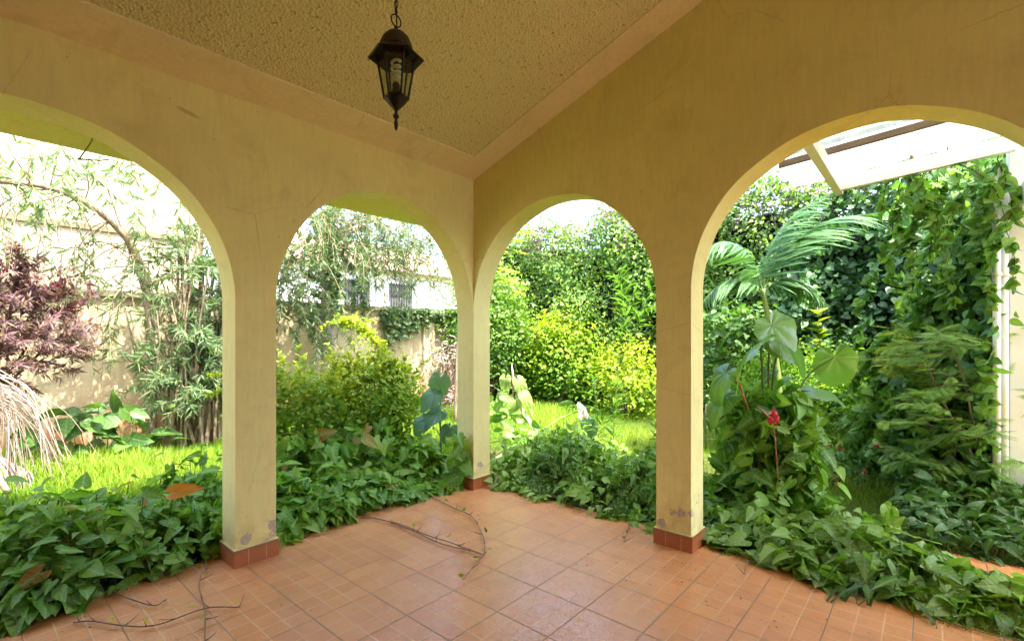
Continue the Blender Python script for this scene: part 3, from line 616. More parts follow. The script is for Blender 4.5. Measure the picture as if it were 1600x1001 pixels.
hedge_leaves((cy_ <= -1.2) & (cy_ > -8), 17, .13, HEART, .10, L_SHADED, 'creeper_leaves', (0, 1))  # shade on this stretch comes from the darker leaf colour
# crown of shoots standing above the top
yt = rng.uniform(-8, 6.6, 1500); zt2 = htop(yt) + rng.normal(0, .2, 1500); P = np.column_stack([6.5 + rng.normal(0, .3, 1500), yt, zt2]); P = np.repeat(P, 9, 0) + rs(13500) * .09
D, N = orient(len(P), .5); g = G(); g.scatter(OVLOW, P, D, N, .08 * rng.uniform(.6, 1.3, len(P)), rng.random(len(P))); g.build('top_shoots', L_HEDGE, hd)
k2 = 480; yb = rng.uniform(-2.6, 5, k2); zb2 = htop(yb) - np.abs(rng.normal(0, .4, k2)) + .2; P = np.column_stack([hx(yb, zb2) + .0, yb, zb2]); P = np.repeat(P, 12, 0) + rs(k2 * 12) * .10
D, N = orient(len(P), .3, np.array((-.6, 0, .2))); g = G(); g.scatter(OVLOW, P, D, N, .07 * rng.uniform(.6, 1.2, len(P)), rng.random(len(P))); g.build('bracts', L_BOUG, hd)
kg = 150; yg = rng.uniform(-.2, 5, kg); zg = .2 + 3.2 * rng.random(kg) ** 1.5; P = np.column_stack([hx(yg, zg) - .12, yg, zg]); P = np.repeat(P, 20, 0) + rs(kg * 20) * .13
D, N = orient(len(P), .5, np.array((-.8, -.2, .2))); g = G(); g.scatter(OVLOW, P, D, N, .085 * rng.uniform(.6, 1.3, len(P)), rng.random(len(P)) * .8); g.build('golden_leaves', L_GOLD, hd)
# looser trailing rows of heart leaves over the part coloured dark for shade
g = G(); gw2 = G()
for i in range(70):
    y = rng.uniform(-6.6, -.8); z = rng.uniform(1., 4.); spray(g, gw2, (hx(y, z) - .08, y, z), (-.3, rng.normal(0, .6), .2), rng.uniform(.7, 1.5), .006, .5, HEART, .105, .035, .12, 2, 12, .05, (.35, .95))
g.build('trailing_leaves', L_SHADED, hd); gw2.build('creeping_growth', BARKD, hd)

# ================================================================== PLANTS SEEN THROUGH THE RIGHT ARCH
# climbing mound against the wing, up to the pergola
L_CLIMB = mat_leaf('hanging climber leaf', [(.05, .14, .02), (.09, .22, .035), (.15, .31, .05), (.26, .42, .08)], .36, .42, .4, .3)
md = empty('climbing_vine', (3.3, -3.3, -.1), 'broad leaved climbing vine heaped beside the white post and hanging from the pergola beam', 'vine')
k = 520; t_ = rng.random(k); a = rng.uniform(0, 2 * math.pi, k)
zc_ = rng.random(k) ** 1.0 * 2.75; rx = .80 * (.65 + .35 * np.clip(zc_ / .6, 0, 1)) * np.clip(1.08 - zc_ / 2.5, .22, 1) ; ry = .8 * np.clip(1.08 - zc_ / 2.4, .2, 1)
C_ = np.column_stack([3.5 + rx * np.cos(a), -3.5 - .05 * zc_ + ry * np.sin(a), zc_]); C_ = C_[C_[:, 1] > -3.8]
P = np.repeat(C_, 26, 0) + rs(len(C_) * 26) * .13; P = P[P[:, 1] > -3.82]; m = len(P); o_ = unit(P - np.array([3.1, -3.5, 0])) * np.array([1, 1, 0])
D, N = orient(m, .55, np.array([-.55, .35, 0])); D[:, 2] -= .3
g = G(); g.scatter(HEART, P, unit(D), N, .085 * rng.uniform(.4, 1.5, m), rng.random(m) ** .8); g.build('leaves', mat_leaf('climber leaf', [(.04, .11, .025), (.08, .19, .04), (.13, .27, .06), (.22, .36, .08)], .33, .42, .4, .3), md)
g = G(); gw3 = G()
for i in range(26):   # strands hanging from the outer beam
    y = rng.uniform(-3.75, -2.95); z = zb(y) + rng.uniform(-.1, .25); x = rng.uniform(2.12, 2.9)
    spray(g, gw3, (x, y, z), (rng.normal(0, .2), rng.normal(0, .15), -.6), rng.uniform(.4, 1.7), .005, .6, HEART, .09, .06, .22, 2, 12, 0., (.1, 1))
for i in range(34):   # loose runners leaning out of the mound to the left
    z = rng.uniform(.3, 1.5); spray(g, gw3, (rng.uniform(3.1, 3.5), rng.uniform(-3.4, -3.1), z), (rng.normal(-.1, .4), rng.uniform(.2, 1), .5), rng.uniform(.5, 1.1), .005, .5, HEART, .10, .04, .12, 2, 12, .05, (.2, 1))
kc_ = 300; Cw = np.column_stack([rng.uniform(2.6, 6.0, kc_), -3.74 + np.abs(rng.normal(0, .12, kc_)), rng.uniform(.4, 3.3, kc_)]); Pw = np.repeat(Cw, 16, 0) + rs(kc_ * 16) * (.14, .07, .14); Pw[:, 1] = np.maximum(Pw[:, 1], -3.84)
Dw, Nw = orient(len(Pw), .5, np.array([-.3, .8, 0])); Dw[:, 2] -= .3; g.scatter(OVATE, Pw, unit(Dw), Nw, .095 * rng.uniform(.5, 1.3, len(Pw)), rng.random(len(Pw)))
Pp = np.column_stack([2.17 + rng.normal(0, .04, 260), -3.56 + rng.normal(0, .03, 260), rng.choice([.3, .55, .8, 1.2, 2.0, 2.3, 2.5], 260) + rng.normal(0, .12, 260)]); Dp, Np = orient(260, .4, np.array([-.8, .5, 0])); g.scatter(HEART, Pp, Dp, Np, .08 * rng.uniform(.5, 1.3, 260), rng.random(260))
g.build('hanging_leaves', L_CLIMB, md); gw3.build('creeping_growth', BARKD, md)
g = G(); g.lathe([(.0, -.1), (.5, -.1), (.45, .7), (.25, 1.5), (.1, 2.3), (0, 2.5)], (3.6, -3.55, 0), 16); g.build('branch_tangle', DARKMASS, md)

# feathery leaved sapling in front of the mound
def pinnate(gl, gs, p0, d0, L, sag, n, size, col, tp=SMALL, wide=1.):
    p = np.array(p0, float); d = unit(np.array(d0, float)); P = [p.copy()]
    for i in range(n): d = unit(d + np.array([0, 0, -sag / n])); p = p + d * L / n; P.append(p.copy())
    P = np.array(P); gs.tube(P, np.linspace(.0018, .0008, len(P)), 3, cap=False); T = unit(np.gradient(P, axis=0)); S_ = unit(np.cross(T, np.array([0, 0, 1.]) + rs(1)[0] * .15))
    for s in (-1, 1):
        pr = np.sin(np.linspace(.25, math.pi - .2, len(P))); D = unit(s * S_ * wide + T * .35); gl.scatter(tp, P, D, np.cross(T, S_) * -1 + rs(len(P), .12), size * pr, col + rng.normal(0, .06, len(P)))
def feather_tree(name, label, stems, fr, size, leafm, cat='sapling', L=.34, sr=.012):
    e = empty(name, stems[0][0], label, cat); gl = G(); gs = G(); gr_ = G()
    for st in stems: c = bez(st, 8); gs.tube(c, np.linspace(sr, sr * .4, len(c)), 6)
    for (p, d, n) in fr:
        for i in range(n):
            dd = unit(np.array(d) + rs(1)[0] * .35); base = np.array(p) + rs(1)[0] * .05; ax = bez([base, base + dd * L * .5, base + dd * L - np.array([0, 0, .05])], 6); gs.tube(ax, .003, 4, cap=False)
            S_ = unit(np.cross(dd, (0, 0, 1)))
            for j in range(2, len(ax), 2):
                for s in (-1, 1): pinnate(gl, gr_, ax[j], dd * .5 + S_ * s + rs(1)[0] * .3, L * .55 * (1 - .4 * abs(j / len(ax) - .5)), .35, 15, size, rng.uniform(.3, .95), LANCLOW)
    gl.build('foliage', leafm, e); gr_.build('leaf_stalks', GSTEM, e); gs.build('stem', BARK, e); return e
fr = []
for i in range(22):
    z = rng.uniform(.3, 1.4); fr.append(((2.25 + rng.normal(0, .2), -3.42 + rng.normal(0, .14), z), (rng.normal(-.2, .5), rng.normal(.35, .6), .15), 2))
feather_tree('feathery_sapling', 'slender sapling with fine feathery leaflets in front of the climbing vine', [[(2.4, -3.6, -.1), (2.32, -3.52, .5), (2.28, -3.45, 1.0), (2.2, -3.35, 1.4)], [(2.36, -3.55, .3), (2.4, -3.3, .9), (2.4, -3.2, 1.2)]], fr, .055, L_ARROWB)
fr = [((2.6, -3.2, 1.28), (-.5, .7, .25), 4), ((2.55, -3.25, 1.15), (.2, .8, .2), 4), ((2.5, -3.3, 1.02), (.6, .5, .1), 3)]
feather_tree('feathery_sapling', 'small sapling with lime green feathery fronds at the middle of the right arch', [[(2.8, -3.4, -.1), (2.72, -3.3, .7), (2.58, -3.22, 1.3)]], fr, .055, L_GOLD, L=.36)

# elephant ear with big leaves
ee = empty('elephant_ear_plant', (1.15, -2.2, -.1), 'large elephant ear plant with broad veined leaves and a red spathe flower', 'plant')
BIGT = None
def big_leaf(par, p, tip, nrm, S, r, mat=None, curl=.3, wave=.03, lobes=1.0, sx=1.0, nu=22, nv=14):
    """broad heart leaf, finely meshed: raised veins, wavy rim; p is where the stalk joins"""
    mat = mat or L_BIG; D = unit(tip); Y = unit(np.cross(nrm, D)); Z = np.cross(D, Y); V = []; L = []
    for i in range(nu + 1):
        th = math.pi * i / nu                 # 0 at the tip, pi at the notch
        rad = (.62 + .38 * math.cos(th)) if th < math.pi * .62 else None
        for j in range(nv + 1):
            pass
    na, nr = 40, 9; V = [(0, 0, 0)]; L = [(0., 0.)]
    for a in range(na):
        th = -math.pi * .90 + 2 * math.pi * .90 * a / (na - 1); c = abs(th) / math.pi
        R_ = .72 * (1 - c) ** 2.6 + .33 + .17 * math.sin(min(c / .9, 1) * math.pi) ; R_ *= (1 - .18 * max(0, (c - .75) / .25)) * (1 + .035 * math.sin(th * 7 + r * 31) + .02 * math.sin(th * 17 + r * 9))
        for k in range(1, nr + 1):
            q = k / nr; x = R_ * q * math.cos(th); y = R_ * q * math.sin(th) * 1.02 * sx; vein = math.cos(th * 9) * .030 * q * (1 - .3 * q); z = -curl * (x * x * .9 + .5 * y * y) + .10 * abs(y) + vein + wave * math.sin(th * 5 + r * 20) * q ** 3
            V.append((x, y, z)); L.append((q, .5 + .5 * math.cos(th * 9) * .9))
    T = np.array(V); F = []
    for a in range(na - 1):
        b0 = 1 + a * nr; b1 = b0 + nr; F.append((0, b0, b1, b1))
        for k in range(nr - 1): F.append((b0 + k, b0 + k + 1, b1 + k + 1, b1 + k))
    W_ = np.array(p) + S * (T[:, 0:1] * D + T[:, 1:2] * Y + T[:, 2:3] * Z); g = G(); quads = np.array([f for f in F if f[2] != f[3]]); tris = np.array([f[:3] for f in F if f[2] == f[3]])
    Lx = np.array(L); Lx[:, 1] = np.where(Lx[:, 1] > .93, 0, Lx[:, 1] * .9 + .08)
    g.add(W_, quads, r, Lx); g.f.append(tris + g.n - len(W_)); return g.build('leaf', mat, par)
def petiole(par, a, mid, b, r=.008, mat=None):
    g = G(); c = bez([a, mid, b], 10); g.tube(c, np.linspace(r * 1.3, r * .8, len(c)), 8); return g.build('stalk', mat or GSTEM, par)
B0 = np.array((1.16, -2.2, .55))
for (p, tip, nrm, S, r, cl) in [((1.02, -2.29, 1.52), (.05, -.45, -.8), (-.8, -.42, .62), .28, .98, .25),
                                ((1.06, -2.34, 1.40), (.30, -.75, -.42), (-.45, -.1, .8), .30, .3, .7),
                                ((.96, -2.22, 1.38), (-.42, .75, -.62), (-.1, .5, .8), .36, .25, .6),
                                ((.76, -2.02, 1.14), (-.25, .6, -.9), (-.5, .3, .6), .26, .15, .5),
                                ((1.36, -2.66, 1.27), (.25, -.1, -1.), (-.75, -.25, .25), .27, .55, .35),
                                ((.78, -2.02, .96), (-.3, .5, -.5), (-.4, .1, .8), .24, .2, .6),
                                ((1.22, -2.52, 1.0), (.3, -.8, .05), (-.35, .1, 1.), .23, .9, .6)]:
    lf = big_leaf(ee, p, tip, nrm, S, r, curl=cl, sx=.88, wave=.045); p = np.array(p); petiole(ee, B0 + rs(1)[0] * .03 - (.05, .05, .5), (B0 + p) / 2 + np.array([.02, .0, .08]), p)
ff = G(); c = bez([(.86, -2.37, .30), (.80, -2.37, .55), (.75, -2.36, .82)], 8); ff.tube(c, .004, 7); fs = ff.build('flower_stalk', PINKM, ee)
sp_ = big_leaf(ee, (.75, -2.36, .80), (-.05, -.2, 1.), (-.8, -.5, .2), .085, .5, RED, curl=.5, sx=.7); sp_.name = 'spathe'
sp2 = big_leaf(ee, (.745, -2.37, .86), (.05, -.5, -.9), (-.8, -.4, .2), .035, .5, RED, curl=1.1); sp2.name = 'spathe'
g = G(); g.tube([(.74, -2.34, .83), (.73, -2.30, .87), (.72, -2.26, .91)], [.008, .008, .003], 8); g.build('spadix', PINKM, ee)
g = G(); g.tube([(.74, -2.2, .86), (.68, -2.17, 1.0), (.64, -2.15, 1.12)], [.003, .008, .003], 8); g.build('spadix', PINKM, ee)
# column of ivy-like growth at its foot
cb = empty('vine_mound', (1.2, -2.22, -.1), 'upright clump of dark arrow shaped leaves around the foot of the elephant ear plant', 'vine')
k = 120; a = rng.uniform(0, 6.28, k); zz = rng.random(k) ** .9 * .95; C_ = np.column_stack([1.15 + .28 * (1.15 - .7 * zz) * np.cos(a), -2.24 + .34 * (1.15 - .7 * zz) * np.sin(a), zz])
P = np.repeat(C_, 9, 0) + rs(len(C_) * 9) * .08; m = len(P); D, N = orient(m, .5, np.array([-.6, -.2, 0])); D[:, 2] -= .35; g = G(); g.scatter(ARROW, P, unit(D), N, .125 * rng.uniform(.5, 1.25, m), rng.random(m) * .8); g.build('leaves', L_ARROW, cb)
g = G()
for i in range(14): x, y = 1.2 + rng.normal(0, .1), -2.22 + rng.normal(0, .1); g.tube(bez([(x, y, -.1), (x + rng.normal(0, .05), y, .4), (x, y + rng.normal(0, .08), rng.uniform(.6, 1.))], 5), .007, 5)
g.build('stems', BARK, cb)

# palm with arching fronds
pm = empty('palm', (3.5, -1.82, -.1), 'young palm with arching feather fronds in front of the shade-toned creeper', 'palm')
g = G(); c = bez([(3.52, -1.82, -.1), (3.50, -1.80, .9), (3.42, -1.70, 1.7), (3.37, -1.66, 2.03)], 8); g.tube(c, np.linspace(.045, .028, len(c)), 9); g.build('trunk', mat_simple('green palm stem', (.20, .26, .07), .5, scale=20), pm)
def frond(par, ctrl, n, L, droop, mat=None, r=.010, col=(.1, .9), fold=.3, leafw=STRAP, nm='frond', wb=.08, stm=None):
    c = bez(ctrl, 14); s = np.linspace(0, 1, len(c)); g = G(); T = unit(np.gradient(c, axis=0))
    u = np.linspace(.12, 1, n); P = np.column_stack([np.interp(u, s, c[:, k]) for k in range(3)]); TT = unit(np.column_stack([np.interp(u, s, T[:, k]) for k in range(3)]))
    up = np.array([0, 0, 1.]); S_ = unit(np.cross(TT, up)); Nn = np.cross(S_, TT); ln = L * np.clip(np.sin(np.pi * (u * .86 + .10)) ** .6, .12, 1)
    for sd_ in (-1, 1):
        D = unit(TT * (.55 + .5 * u[:, None]) + sd_ * S_ * 1. + Nn * fold - up * droop + rs(n, wb)); g.scatter(leafw, P, D, Nn + sd_ * S_ * .25 + rs(n, .1), ln * rng.uniform(.9, 1.08, n), col[0] + (col[1] - col[0]) * rng.random(n))
    o = g.build(nm, mat or L_PALM, par); g = G(); g.tube(c, np.linspace(r, r * .25, len(c)), 6); g.build('midrib', stm or GSTEM, o); return o
K = (3.37, -1.66, 2.0)
frond(pm, [K, (3.55, -1.85, 2.5), (3.88, -2.24, 2.85), (4.38, -2.80, 2.98)], 56, .55, .30)
frond(pm, [K, (3.42, -1.72, 2.5), (3.60, -1.92, 2.9), (3.84, -2.18, 3.16)], 36, .36, .45)
frond(pm, [K, (3.30, -1.52, 2.45), (3.10, -1.30, 2.62), (2.90, -1.05, 2.50)], 34, .42, .60)
frond(pm, [K, (3.20, -1.50, 2.12), (3.05, -1.30, 2.12), (2.90, -1.10, 1.90)], 32, .42, .5)
frond(pm, [K, (3.7, -1.6, 2.3), (4.0, -1.4, 2.4), (4.3, -1.2, 2.2)], 28, .36, .5)
frond(pm, [K, (3.5, -1.85, 2.15), (3.65, -2.05, 2.1), (3.75, -2.25, 1.85)], 30, .38, .5)

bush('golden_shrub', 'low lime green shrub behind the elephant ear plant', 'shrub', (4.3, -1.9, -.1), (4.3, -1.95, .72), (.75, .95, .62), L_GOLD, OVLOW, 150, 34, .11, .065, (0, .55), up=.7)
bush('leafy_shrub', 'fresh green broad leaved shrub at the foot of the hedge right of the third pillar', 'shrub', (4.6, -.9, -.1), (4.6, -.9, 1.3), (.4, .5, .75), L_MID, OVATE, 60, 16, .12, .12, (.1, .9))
yl = empty('young_shoot', (2.9, -2.35, -.1), 'young shoot with yellow green leaves rising behind the elephant ear plant', 'plant'); g = G(); gs = G()
spray(g, gs, (2.9, -2.35, .3), (0, .05, 1), 1.4, .006, .0, OVATE, .12, .045, .03, 2, 12, .4, (.2, .8)); g.build('leaves', L_GOLD, yl); gs.build('stem', GSTEM, yl)
wf_ = empty('wire_fence', (3.6, -1.2, -.1), 'thin wire fence stretched across the lawn behind the elephant ear plant', 'fence')
g = G(); wy = [(3.55, -.9), (4.0, -1.9), (4.45, -2.9), (4.9, -3.9)]
for z in (.05, .2, .34, .46): g.tube([(x, y, z + .01 * math.sin(i * 2)) for i, (x, y) in enumerate(wy)], .0035, 5)
g.build('wires', mat_simple('dull wire', (.35, .36, .30), .6), wf_)
for x, y in wy: g = G(); g.tube([(x, y, -.12), (x, y, .2), (x + .01, y, .5)], .012, 6); g.build('stake', BARK, wf_)
for lb, b0 in (('small red flowering plant on the lawn beside the climbing vine', (2.75, -2.45, -.1)), ('small red flowering plant nearest the climbing vine', (2.6, -2.72, -.1))):
    e = empty('flowering_plant', b0, lb, 'flower'); g = G(); gs = G(); blossoms = []
    for i in range(9):
        P = spray(g, gs, b0, (rng.normal(0, .4), rng.normal(0, .4), 1), rng.uniform(.3, .55), .003, .2, OVATE, .05, .05, .08)
        if i < 4: blossoms.append(P[-1:])
    g.build('leaves', L_MID, e); gs.build('stems', GSTEM, e); 
    for bp in blossoms: gf = G(); gf.scatter(OVLOW, np.repeat(bp, 7, 0), rs(7), rs(7), .035, rng.random(7)); gf.build('blossom', RED, e)

# ================================================================== PLANTS SEEN THROUGH THE THIRD ARCH
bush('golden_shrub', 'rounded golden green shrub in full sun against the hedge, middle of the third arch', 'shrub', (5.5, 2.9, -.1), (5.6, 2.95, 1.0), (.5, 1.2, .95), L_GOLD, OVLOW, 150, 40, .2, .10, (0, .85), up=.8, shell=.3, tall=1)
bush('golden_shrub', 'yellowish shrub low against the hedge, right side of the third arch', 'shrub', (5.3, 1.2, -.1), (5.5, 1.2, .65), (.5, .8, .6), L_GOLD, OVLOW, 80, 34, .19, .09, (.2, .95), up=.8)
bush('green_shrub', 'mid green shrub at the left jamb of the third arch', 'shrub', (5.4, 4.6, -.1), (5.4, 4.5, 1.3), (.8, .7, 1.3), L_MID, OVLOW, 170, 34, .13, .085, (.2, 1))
vp = empty('variegated_plant', (1.36, .70, -.1), 'pale variegated plant with cream and green leaves beside the corner post', 'plant')
for (p, tip, nrm, S, sx) in [((1.30, .76, .92), (-.1, .1, -1.), (-.8, -.4, .5), .2, .6), ((1.38, .62, .90), (.0, -.5, -.8), (-.7, -.4, .7), .22, .55), ((1.3, .82, .72), (-.2, .4, -.8), (-.8, -.3, .5), .2, .55), ((1.36, .66, .66), (-.1, -.2, -1.), (-.8, -.5, .3), .26, .5), ((1.4, .56, .74), (.1, -.6, -.6), (-.7, -.4, .6), .18, .6)]:
    big_leaf(vp, p, tip, nrm, S, rng.random(), L_VAR, curl=.7, sx=sx); petiole(vp, (1.38, .7, -.1), (1.4, .72, .3), p, .005)
g = G(); m = 60; P = np.column_stack([1.38 + rng.normal(0, .16, m), .72 + rng.normal(0, .2, m), rng.uniform(.1, .75, m)]); D, N = orient(m, .6, np.array([-.5, -.3, 0])); g.scatter(OVATE, P, D, N, .17 * rng.uniform(.6, 1.3, m), rng.random(m)); g.build('foliage', L_ARROWB, vp)
g = G(); g.tube([(1.38, .7, .5), (1.37, .7, .98), (1.35, .7, 1.10)], [.004, .016, .004], 7); g.build('flower_bud', mat_simple('pale pink bud', (.65, .36, .34), .5), vp)
ag = empty('spiky_plant', (1.5, .45, -.1), 'clump of pale sword leaves arching over the grass beside the variegated plant', 'plant'); g = G()
m = 40; D = unit(np.column_stack([rng.normal(0, .6, m), rng.normal(-.2, .7, m), rng.uniform(.1, .9, m)])); g.scatter(STRAP, np.tile([1.55, .5, .0], (m, 1)) + rs(m) * .08, D, rs(m, .2) + (0, 0, 1), rng.uniform(.35, .75, m), rng.random(m)); g.build('leaves', L_VAR, ag)
dl = empty('dead_leaf', (1.76, -.09, -.1), 'upright cream dead leaf standing out of the bed under the third arch', 'leaf')
big_leaf(dl, (1.76, -.10, .42), (-.05, .15, 1.), (-.7, -.6, .1), .22, .8, L_DRY, curl=1.3, sx=.45, wave=.09); petiole(dl, (1.76, -.09, -.1), (1.78, -.1, .15), (1.76, -.10, .42), .005, TWIG)
bl = empty('broad_leaf_plant', (1.68, -.25, -.1), 'single broad blue green leaf beside the cream dead leaf', 'plant')
big_leaf(bl, (1.66, -.22, .44), (.0, -.3, -1.), (-.75, -.6, .35), .19, .8, L_BLUE, curl=.4, sx=.8); petiole(bl, (1.68, -.25, -.1), (1.7, -.24, .2), (1.66, -.22, .44), .006)
for lb, b0, d0, L in (('tallest thin weed with narrow leaves, centre of the third arch', (1.34, -.73, -.1), (0, 0, 1), 2.1), ('shorter upright weed with narrow leaves left of the tallest one', (1.45, -.5, -.1), (.02, .03, 1), 1.1), ('leaning weed with narrow leaves beside the third pillar', (1.2, -1.05, -.1), (.25, -.35, 1), 1.2)):
    e = empty('tall_weed', b0, lb, 'weed', 'weeds with narrow leaves under the third arch'); g = G(); gs = G()
    spray(g, gs, b0, d0, L, .006, .05, LANCE, .17, .035, .03, 2, 22, .08, (.1, .7), twigs=3 if L > 2 else 2); g.build('leaves', mat_leaf('weed leaf', [(.07, .17, .02), (.12, .26, .04), (.20, .33, .06)], .4, .45, .35, .2), e); gs.build('stem', GSTEM, e)
ac = empty('acacia_tree', (2.5, 3.0, -.1), 'thin tree with yellow green feathery fronds reaching in from the left of the third arch', 'tree')
g = G()
for cc_ in ([(2.5, 3.0, -.1), (2.5, 2.9, 1.6), (2.6, 2.6, 3.0), (2.7, 2.3, 3.7)], [(2.5, 2.9, 1.6), (2.55, 2.6, 2.3), (2.65, 2.3, 2.7)], [(2.6, 2.6, 2.8), (2.7, 2.4, 3.1), (2.8, 2.1, 3.3)]): c = bez(cc_, 8); g.tube(c, np.linspace(.03, .01, len(c)), 7)
g.build('trunk', BARK, ac)
for z in (3.6, 3.42, 3.25, 3.1, 2.95, 2.8, 2.65, 2.5, 2.35, 2.2):
    b_ = np.array([2.6, 2.45, z]) + rs(1)[0] * .06; d_ = unit(np.array([rng.normal(.45, .2), rng.normal(-.9, .25), rng.normal(.12, .08)])); l_ = rng.uniform(.45, .85)
    frond(ac, [b_, b_ + d_ * l_ * .5 + (0, 0, .06), b_ + d_ * l_ - (0, 0, .06)], 20, .15, .15, L_GOLD, .004, (.2, .95), .1, OVLOW, wb=.12)

# ================================================================== PLANTS SEEN THROUGH THE SECOND ARCH
eb = bush('golden_shrub', 'golden topped shrub with dark inner branches just right of the left pillar', 'shrub', (-.95, 1.4, -.1), (-.95, 1.45, .52), (.56, .46, .50), L_GOLD, OVLOW, 150, 40, .09, .060, (0, .75), stems=26, up=.6)
g = G(); gs = G()
for i in range(52):
    xx = rng.uniform(-.42, .42); spray(g, gs, (-.95 + xx, 1.45 + rng.normal(0, .2), .78), (xx * .8 + rng.normal(0, .2), rng.normal(0, .25), 1), rng.uniform(.15, .6), .003, .25, OVLOW, .065, .018, .06, 2, 8, .1, (.4, 1))
g.build('young_shoots', L_GOLD, eb); gs.build('shoot_stem', GSTEM, eb)
g = G(); m = 150; P = np.column_stack([-.95 + rng.normal(0, .36, m), 1.02 + rng.normal(0, .10, m), rng.uniform(.1, .55, m)]); D, N = orient(m, .5, np.array([-.1, -.8, 0])); D[:, 2] -= .4; g.scatter(ARROW, P, unit(D), N, .13 * rng.uniform(.6, 1.25, m), rng.random(m)); g.build('climbing_leaves', L_ARROW, eb)
e = bush('golden_shrub', 'golden shrub with one long curved shoot arching up to the left', 'shrub', (.0, 1.65, -.1), (.02, 1.65, .62), (.56, .50, .46), L_GOLD, OVLOW, 150, 42, .10, .062, (0, .85), stems=26, up=.6)
g = G(); gs = G()
c = bez([(.05, 1.55, .3), (.14, 1.48, .95), (.02, 1.62, 1.38), (-.12, 1.78, 1.58), (-.24, 1.9, 1.62)], 14); gs.tube(c, np.linspace(.012, .004, len(c)), 6)
m = 900; ii = rng.integers(4, len(c), m); P = c[ii] + rs(m) * .025; D = unit(rs(m) + unit(np.gradient(c, axis=0))[ii] * .8); g.scatter(OVLOW, P, D, rs(m, .5) + (0, 0, .6), .055 * rng.uniform(.6, 1.2, m), .35 + .6 * rng.random(m))
for i in range(18):
    j = rng.integers(3, len(c)); spray(g, gs, c[j], (rng.normal(0, .9), rng.normal(0, .5), .25), rng.uniform(.2, .42), .003, .3, OVLOW, .05, .02, .1, 2, 8, .05, (.3, 1))
for i in range(46):   # upright young shoots on both shrubs
    xx = rng.uniform(-.42, .42); spray(g, gs, (.02 + xx, 1.65 + rng.normal(0, .2), .85), (xx * .8 + rng.normal(0, .2), rng.normal(0, .25), 1), rng.uniform(.2, .5), .003, .25, OVLOW, .065, .016, .06, 2, 8, .1, (.3, 1))
g.build('long_shoot', L_GOLD, e); gs.build('shoot_stem', GSTEM, e)
tr_ = empty('tree', (1.0, 4.6, -.1), 'tree with straight grey trunk against the cream wall, seen through the second arch', 'tree')
g = G(); c = bez([(1.0, 4.6, -.12), (1.02, 4.6, 1.2), (1.0, 4.58, 2.6), (.95, 4.5, 3.6)], 8); g.tube(c, np.linspace(.125, .075, len(c)), 12)
for k in range(7):
    d = unit(np.array([rng.normal(.1, .7), rng.normal(-.5, .4), .7])); s0 = c[-rng.integers(1, 8)]; g.tube(bez([s0, s0 + d * .6, s0 + d * 1.2 + np.array([0, 0, -.1])], 6), np.linspace(.045, .015, 13)[:13], 6)
g.build('trunk', PALMBARK, tr_)
g = G(); gs = G()
for i in range(250):
    s0 = np.array([.95, 4.4, 3.3]) + np.array([rng.normal(.2, 1.1), rng.normal(-.35, .5), rng.normal(.15, .5)]); spray(g, gs, s0, (rng.normal(.1, .8), rng.normal(-.3, .5), -.0), rng.uniform(.6, 1.5), .007, .75, LANCE, .11, .04, .14, 2, 10, .1, (0, .97))
for i in range(30):   # a drooping tassel of broader leaves down the trunk
    s0 = np.array([1.0, 4.35, 2.9]) + rs(1)[0] * np.array([.25, .1, .35]); spray(g, gs, s0, (rng.normal(.2, .4), -.1, -.6), rng.uniform(.4, .9), .005, .5, OVATE, .13, .06, .12, 2, 8, .1, (0, .6))
for i in range(120):   # branches reaching right in front of the neighbouring house
    spray(g, gs, (rng.uniform(1.0, 3.0), 4.3 + rng.normal(0, .3), rng.uniform(2.7, 3.8)), (rng.normal(.3, .6), rng.normal(-.2, .4), -.1), rng.uniform(.5, 1.3), .006, .6, LANCE, .11, .06, .16, 2, 10, .15, (0, 1))
for i in range(70):   # low hanging branches at the left of the arch
    spray(g, gs, (rng.uniform(-.1, .7), 4.3 + rng.normal(0, .2), rng.uniform(1.6, 3.0)), (rng.normal(.1, .6), -.2, -.2), rng.uniform(.4, 1.0), .006, .6, LANCE, .12, .03, .14, 2, 10, .1, (0, .97))
g.build('crown', L_WILLOW, tr_); gs.build('twig_growth', TWIG, tr_)
ivy = empty('wall_ivy', (3.6, 4.95, 1.9), 'variegated ivy trailing over the garden wall below the neighbouring house', 'ivy')
m = 2600; x = rng.uniform(2.35, 4.7, m); z = 2.05 - np.abs(rng.normal(0, .2, m)) * (1 + .5 * np.sin(3 * x)); P = np.column_stack([x, 4.93 + rng.normal(0, .05, m), z]); D, N = orient(m, .3, np.array([0, -1., 0])); g = G(); g.scatter(HEART, P, D, N, .09 * rng.uniform(.6, 1.2, m), rng.random(m)); g.build('leaves', mat_leaf('ivy leaf', [(.06, .13, .05), (.14, .22, .09), (.30, .34, .17)], .3), ivy)
g = G()
for i in range(16): x = rng.uniform(2.4, 4.6); g.tube(bez([(x, 5.0, 2.08), (x + .1, 4.95, 1.9), (x + rng.normal(0, .2), 4.94, 1.5)], 5), .005, 4)
g.build('stems', TWIG, ivy)
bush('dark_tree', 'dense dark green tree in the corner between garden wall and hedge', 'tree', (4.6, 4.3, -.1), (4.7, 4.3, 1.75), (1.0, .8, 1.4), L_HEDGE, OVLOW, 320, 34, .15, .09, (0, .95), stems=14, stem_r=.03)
bush('dry_scrub', 'brownish dry scrub at the foot of the dark corner tree', 'shrub', (3.5, 4.2, -.1), (3.5, 4.15, .75), (.55, .45, .75), L_DRY, LANCLOW, 70, 16, .16, .14, (0, 1), stems=30, bark=TWIG)
bush('dark_tree', 'green tree rising behind the garden wall at the right of the neighbouring house', 'tree', (9.5, 7.2, -.1), (9.6, 7.2, 2.7), (2.6, 1.2, 1.9), L_HEDGE, OVLOW, 300, 30, .24, .13, (.1, 1), stems=10, stem_r=.05)
